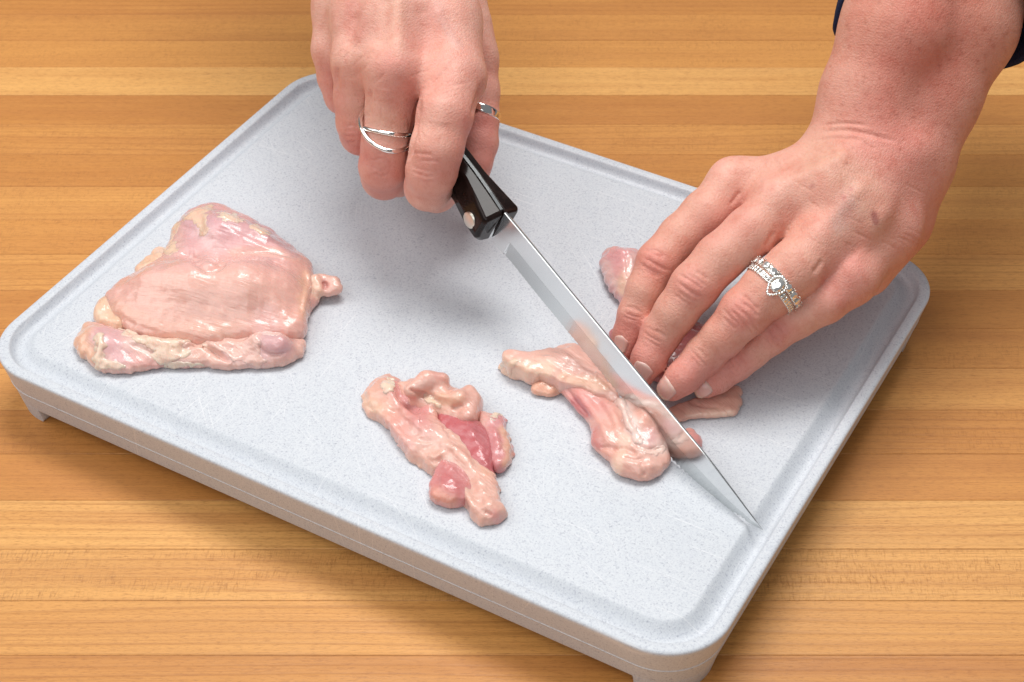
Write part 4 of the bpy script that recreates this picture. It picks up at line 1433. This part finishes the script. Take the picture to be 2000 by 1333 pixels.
R_thumb = [([(905, 60, 86, 56), (928, 120, 76, 44), (937, 180, 66, 38), (938, 230, 58, 36), (936, 280, 50, 36), (928, 320, 44, 32), (918, 345, 40, 26)], 5)]
rv, rf, rfd = make_hand(R_palm, R_fing, R_thumb, kf=0.4, kp=5)
rn = vnormals(rv, rf)
st = []
st += wrinkle(842, 328, -0.1, 1, 40, 5, 11, 3.2, 0.5, 0.5)
st += wrinkle(746, 322, -0.1, 1, 32, 4, 11, 3.2, 0.42, 0.5)
st += wrinkle(688, 262, 0, 1, 20, 4, 10, 3.0, 0.4)
for (x, y, r, a) in ((775, 128, 34, 1.6), (880, 140, 36, 1.0), (702, 108, 28, 1.0), (842, 330, 26, 0.5)):
    st.append(([(x, y), (x + 1, y + 1)], r, a, 1))
st += [([(775, 120), (776, 60), (780, -40)], 16, 1.7), ([(700, 100), (712, 40), (728, -40)], 13, 1.5), ([(735, 100), (745, 50), (752, -20)], 18, -1.2), ([(850, 10), (868, 50), (892, 84), (902, 100)], 9, 0.6),
       ([(650, 70), (672, 20), (690, -30)], 10, 0.6), ([(678, 100), (690, 60), (700, 20)], 10, -0.7), ([(824, 120), (826, 60), (824, 0)], 20, -0.9), ([(878, 120), (862, 60), (846, 0)], 14, 0.7)]
# skin gathered over the knuckles
for i in range(16):
    x, y = rng.uniform(760, 880), rng.uniform(118, 190)
    st.append(([(x, y + 10), (x + 22, y), (x + 48, y - 6)], 2.4, -rng.uniform(0.07, 0.17)))
for i in range(14):
    x, y = rng.uniform(655, 740), rng.uniform(90, 160)
    st.append(([(x, y + 8), (x + 14, y - 2), (x + 26, y - 14)], 2.6, -rng.uniform(0.1, 0.25)))
for i in range(8): st.append(([(822 + i * 4, 182 - i * 3), (850 + i * 4, 170 - i * 6), (884 + i * 2, 160 - i * 7)], 2.6, -rng.uniform(0.08, 0.2)))
for i in range(14):
    x = rng.uniform(725, 890)
    y = rng.uniform(200, 270)
    st.append(([(x, y), (x + rng.normal() * 4, y + 22), (x + rng.normal() * 6, y + 42)], 2.4, -rng.uniform(0.08, 0.18)))
# deepen the clefts between the fingers
st += [([(724, 172), (718, 205), (714, 240)], 5, -1.6), ([(822, 190), (814, 228), (804, 275), (796, 320)], 5, -2.0), ([(660, 128), (658, 150), (656, 180)], 5, -1.3), ([(944, 160), (932, 195), (922, 230)], 5, -1.4)]
st += [([(752, 170), (748, 200)], 16, 0.5), ([(866, 190), (860, 250)], 22, 0.5), ([(690, 150), (688, 190)], 13, 0.4)]
rv = sculpt(rv, rn, st)
rcol = paint(rv, SK * np.array([.98, .95, .92]), [
    ([(770, 140), (790, 200)], 45, SR, 0.40), ([(860, 80), (900, 160)], 60, SR, 0.25), ([(842, 334)], 40, SR, 0.42), ([(746, 325), (752, 370)], 36, SR * 0.96, 0.45), ([(690, 270), (700, 300)], 30, SR, 0.5), ([(640, 160), (650, 200)], 30, SR, 0.4),
    ([(938, 250), (930, 330)], 40, SR, 0.65), ([(700, 60), (690, 20)], 24, SR, 0.3), ([(850, 10), (868, 50), (892, 84)], 10, SV, 0.22), ([(820, 20), (800, 60)], 40, SR * 1.05, 0.15), ([(765, 235)], 30, SY, 0.3), ([(775, 90), (778, 10)], 14, SY * 1.02, 0.25), ([(640, 60)], 40, SK * 1.04, 0.4)], 4)
rarm = mesh_obj('arm', W3(rv), rf, M_skin, person, cols=rcol)
rarm['label'] = 'right arm, fist closed on the knife handle'
_fa, _fb = S(785, -130, 120), S(770, -330, 150)
make_sleeve(rarm, _fa, _fb, S(772, -300, 143), 6, 5, 1.0)


# ------------------------------------------------------------------ rings
def band_tube(name, c, a, n_, b, sfun, rfun, parent, mat, w=1.0, t=1.0, N=96, flat=False, arcs=(0, 2 * math.pi)):
    """a tube running round a finger: axis a, front n_, right b; sfun = shift along the finger"""
    v, f = [], []
    M = 10
    for k in range(N):
        th = arcs[0] + (arcs[1] - arcs[0]) * k / N
        rad = n_ * math.cos(th) + b * math.sin(th)
        p = c + a * sfun(th) + rad * rfun(th)
        for j in range(M):
            ph = 2 * math.pi * j / M
            cx, cy = math.cos(ph), math.sin(ph)
            if flat: cx, cy = np.sign(cx) * abs(cx) ** 0.45, np.sign(cy) * abs(cy) ** 0.6
            v.append(p + a * w * cx + rad * t * cy)
    for k in range(N):
        for j in range(M):
            f.append((k * M + j, ((k + 1) % N) * M + j, ((k + 1) % N) * M + (j + 1) % M, k * M + (j + 1) % M))
    return mesh_obj(name, W3(v), f, mat, parent)


def frame(p_from, p_to, at):
    a = norm(np.asarray(p_to) - np.asarray(p_from))
    n_ = norm(CAM - at)
    n_ = norm(n_ - a * (n_ @ a))
    b = np.cross(a, n_)
    if b @ RT < 0: b = -b
    return a, n_, b


# silver crossover ring on the middle finger of the fist
q0, q1 = J(764, 210, 80, 49), J(754, 280, 66, 47)
tt = 0.62
c = q0[0] * (1 - tt) + q1[0] * tt
R0 = q0[1] * (1 - tt) + q1[1] * tt
a, n_, b = frame(q0[0], q1[0], c)
ring1 = empty('ring', W3(c))
tag(ring1, 'silver ring of two crossing wires on the middle finger of the knife hand', 'ring', 'rings worn on the hands')
band_tube('band', c, a, n_, b, lambda th: 0.4 + 0.0 * math.cos(th), lambda th: R0 + 0.7, ring1, M_silver, 1.1, 0.9)
band_tube('band', c, a, n_, b, lambda th: -1.2 + 9.0 * math.cos(th) + 1.8 * math.sin(th), lambda th: R0 + 1.0 + 0.9 * max(0, -math.sin(th)), ring1, M_silver, 1.2, 1.05)
# plain polished band on the thumb
q0, q1 = J(937, 180, 66, 38), J(938, 230, 58, 36)
c = q0[0] * .15 + q1[0] * .85
a, n_, b = frame(q0[0], q1[0], c)
a = norm(a * 0.93 + n_ * 0.1 - b * 0.30)
n_ = norm(n_ - a * (n_ @ a)); b = np.cross(a, n_)
if b @ RT < 0: b = -b
ring2 = empty('ring', W3(c))
tag(ring2, 'plain polished silver band on the thumb behind the knife handle', 'ring', 'rings worn on the hands')
band_tube('band', c, a, n_, b, lambda th: 0.0, lambda th: q1[1] + 0.5, ring2, M_silver, 2.1, 0.75, flat=True)


def gem(name, p, up_, r, parent, elong=1.0, dirv=None, hgt=0.8):
    """round brilliant: faceted crown and pavilion"""
    u = norm(dirv if dirv is not None else np.cross(up_, [0.3, 0.5, 0.8]))
    u = norm(u - up_ * (u @ up_))
    w_ = np.cross(up_, u)
    v, f = [], []
    N = 8
    for (rr, z, off) in ((0.40, 0.46, 0.5), (0.80, 0.26, 0.0), (1.0, 0.02, 0.5), (0.98, -0.08, 0.5)):
        for k in range(N):
            th = 2 * math.pi * (k + off) / N
            v.append(p + (u * math.cos(th) * elong + w_ * math.sin(th)) * r * rr + up_ * z * r * hgt)
    v.append(p - up_ * r * 0.8)
    for q in range(3):
        o0, o1 = q * N, (q + 1) * N
        for k in range(N):
            k2 = (k + 1) % N
            if q == 0: f += [(o0 + k, o1 + k2, o0 + k2)] and [(o0 + k, o1 + k, o1 + k2), (o0 + k, o1 + k2, o0 + k2)]
            elif q == 1: f += [(o0 + k, o1 + k, o0 + k2), (o0 + k2, o1 + k, o1 + k2)]
            else: f += [(o0 + k, o1 + k, o1 + k2, o0 + k2)]
    f.append(tuple(range(N)))
    for k in range(N): f.append((3 * N + k, 4 * N, 3 * N + (k + 1) % N))
    o = mesh_obj(name, W3(v), f, M_gem, parent, smooth=False)
    return o


def beads(name, pts, r, parent, mat):
    v, f = [], []
    for p in pts:
        o0 = len(v)
        for d in ((1, 0, 0), (-1, 0, 0), (0, 1, 0), (0, -1, 0), (0, 0, 1), (0, 0, -1)): v.append(p + np.array(d) * r)
        for s_ in ((0, 2, 4), (2, 1, 4), (1, 3, 4), (3, 0, 4), (2, 0, 5), (1, 2, 5), (3, 1, 5), (0, 3, 5)): f.append(tuple(o0 + i for i in s_))
    return mesh_obj(name, W3(v), f, mat, parent)


# wedding set on the ring finger of the other hand
q0, q1 = J(1553, 525, 56, 56), J(1502, 566, 50, 54)
c0 = q0[0] * .15 + q1[0] * .85
R1 = (q0[1] * .15 + q1[1] * .85) - 0.2
a, n_, b = frame(q0[0], q1[0], c0)
a = norm(a + b * 0.05); b = norm(b - a * (a @ b)); n_ = norm(np.cross(b, a)); n_ = n_ if n_ @ (CAM - c0) > 0 else -n_


def on_ring(th, s_, r):
    return c0 + a * s_ + (n_ * math.cos(th) + b * math.sin(th)) * r


tilt = 0.35
nn_ = 0.0
eng = empty('ring', W3(on_ring(0, 1.2, R1)))
tag(eng, 'engagement ring with a pear-shaped stone in a halo on the ring finger', 'ring', 'rings worn on the hands')
wed = empty('ring', W3(on_ring(0, -1.6, R1)))
tag(wed, 'wedding band of large round diamonds, worn behind the halo ring', 'ring', 'rings worn on the hands')
band_tube('band', c0, a, n_, b, lambda th: 1.75, lambda th: R1 + 0.5, eng, M_wgold, 1.5, 0.8, flat=True)
band_tube('band', c0, a, n_, b, lambda th: -2.0, lambda th: R1 + 0.5, wed, M_wgold, 1.8, 0.8, flat=True)
for k in range(-9, 10):
    th = nn_ + k * 0.155
    if abs(k) < 2: continue
    up_ = n_ * math.cos(th) + b * math.sin(th)
    for s_ in (1.05, 2.45): gem('stone', on_ring(th, s_, R1 + 1.35), up_, 0.72, eng)
pts = []
for k in range(-10, 11):
    th = nn_ + (k + .5) * 0.155
    if abs(th) < 0.3: continue
    for s_ in (0.35, 1.75, 3.15): pts.append(on_ring(th, s_, R1 + 1.5))
beads('prong', pts, 0.3, eng, M_wgold)
pts = []
for k in range(-4, 5):
    th = nn_ + k * 0.36
    up_ = n_ * math.cos(th) + b * math.sin(th)
    gem('stone', on_ring(th, -2.0, R1 + 1.7), up_, 1.85, wed)
    for dt in (-0.18, 0.18):
        for s_ in (-3.6, -0.45): pts.append(on_ring(th + dt * .8, s_, R1 + 2.2))
beads('prong', pts, 0.42, wed, M_wgold)
# the pear-shaped centre and its halo
up_ = n_
ctr = on_ring(0.05, 1.3, R1 + 4.0)
hp, hb = [], []
N = 22
for k in range(N):
    th = 2 * math.pi * k / N
    x, y = math.cos(th), math.sin(th)
    pear = 1 + 0.38 * max(0, x) ** 3
    hp.append(ctr + a * x * 3.9 * pear + b * y * 3.6 * (1 - 0.18 * max(0, x)) - up_ * 0.5)
v, f = [], []
for p in hp:
    o_ = norm(p - ctr)
    v += [p - o_ * 0.55 - up_ * 0.5, p - o_ * 0.5 + up_ * 0.1, p + o_ * 0.5 + up_ * 0.1, p + o_ * 0.45 - up_ * 0.9]
for k in range(N):
    for j in range(4): f.append((k * 4 + j, ((k + 1) % N) * 4 + j, ((k + 1) % N) * 4 + (j + 1) % 4, k * 4 + (j + 1) % 4))
mesh_obj('halo', W3(v), f, M_wgold, eng)
for p in hp: gem('stone', p + up_ * 0.25, up_, 0.5, eng)
gem('centre_stone', ctr - up_ * 0.1, up_, 2.7, eng, 1.25, a, 0.9)
pts = [ctr + a * x + b * y + up_ * 0.45 for x, y in ((3.2, 0.9), (3.2, -0.9), (-2.6, 2.0), (-2.6, -2.0))]
beads('prong', pts, 0.38, eng, M_wgold)
# basket that carries the setting on the band
v, f = [], []
for (r, z) in ((2.2, -0.9), (1.4, -3.0)):
    for k in range(16):
        th = 2 * math.pi * k / 16
        v.append(ctr + (a * math.cos(th) * 1.2 + b * math.sin(th)) * r + up_ * z)
for k in range(16): f.append((k, (k + 1) % 16, 16 + (k + 1) % 16, 16 + k))
f += [tuple(range(16))[::-1], tuple(range(16, 32))]
mesh_obj('basket', W3(v), f, M_wgold, eng)
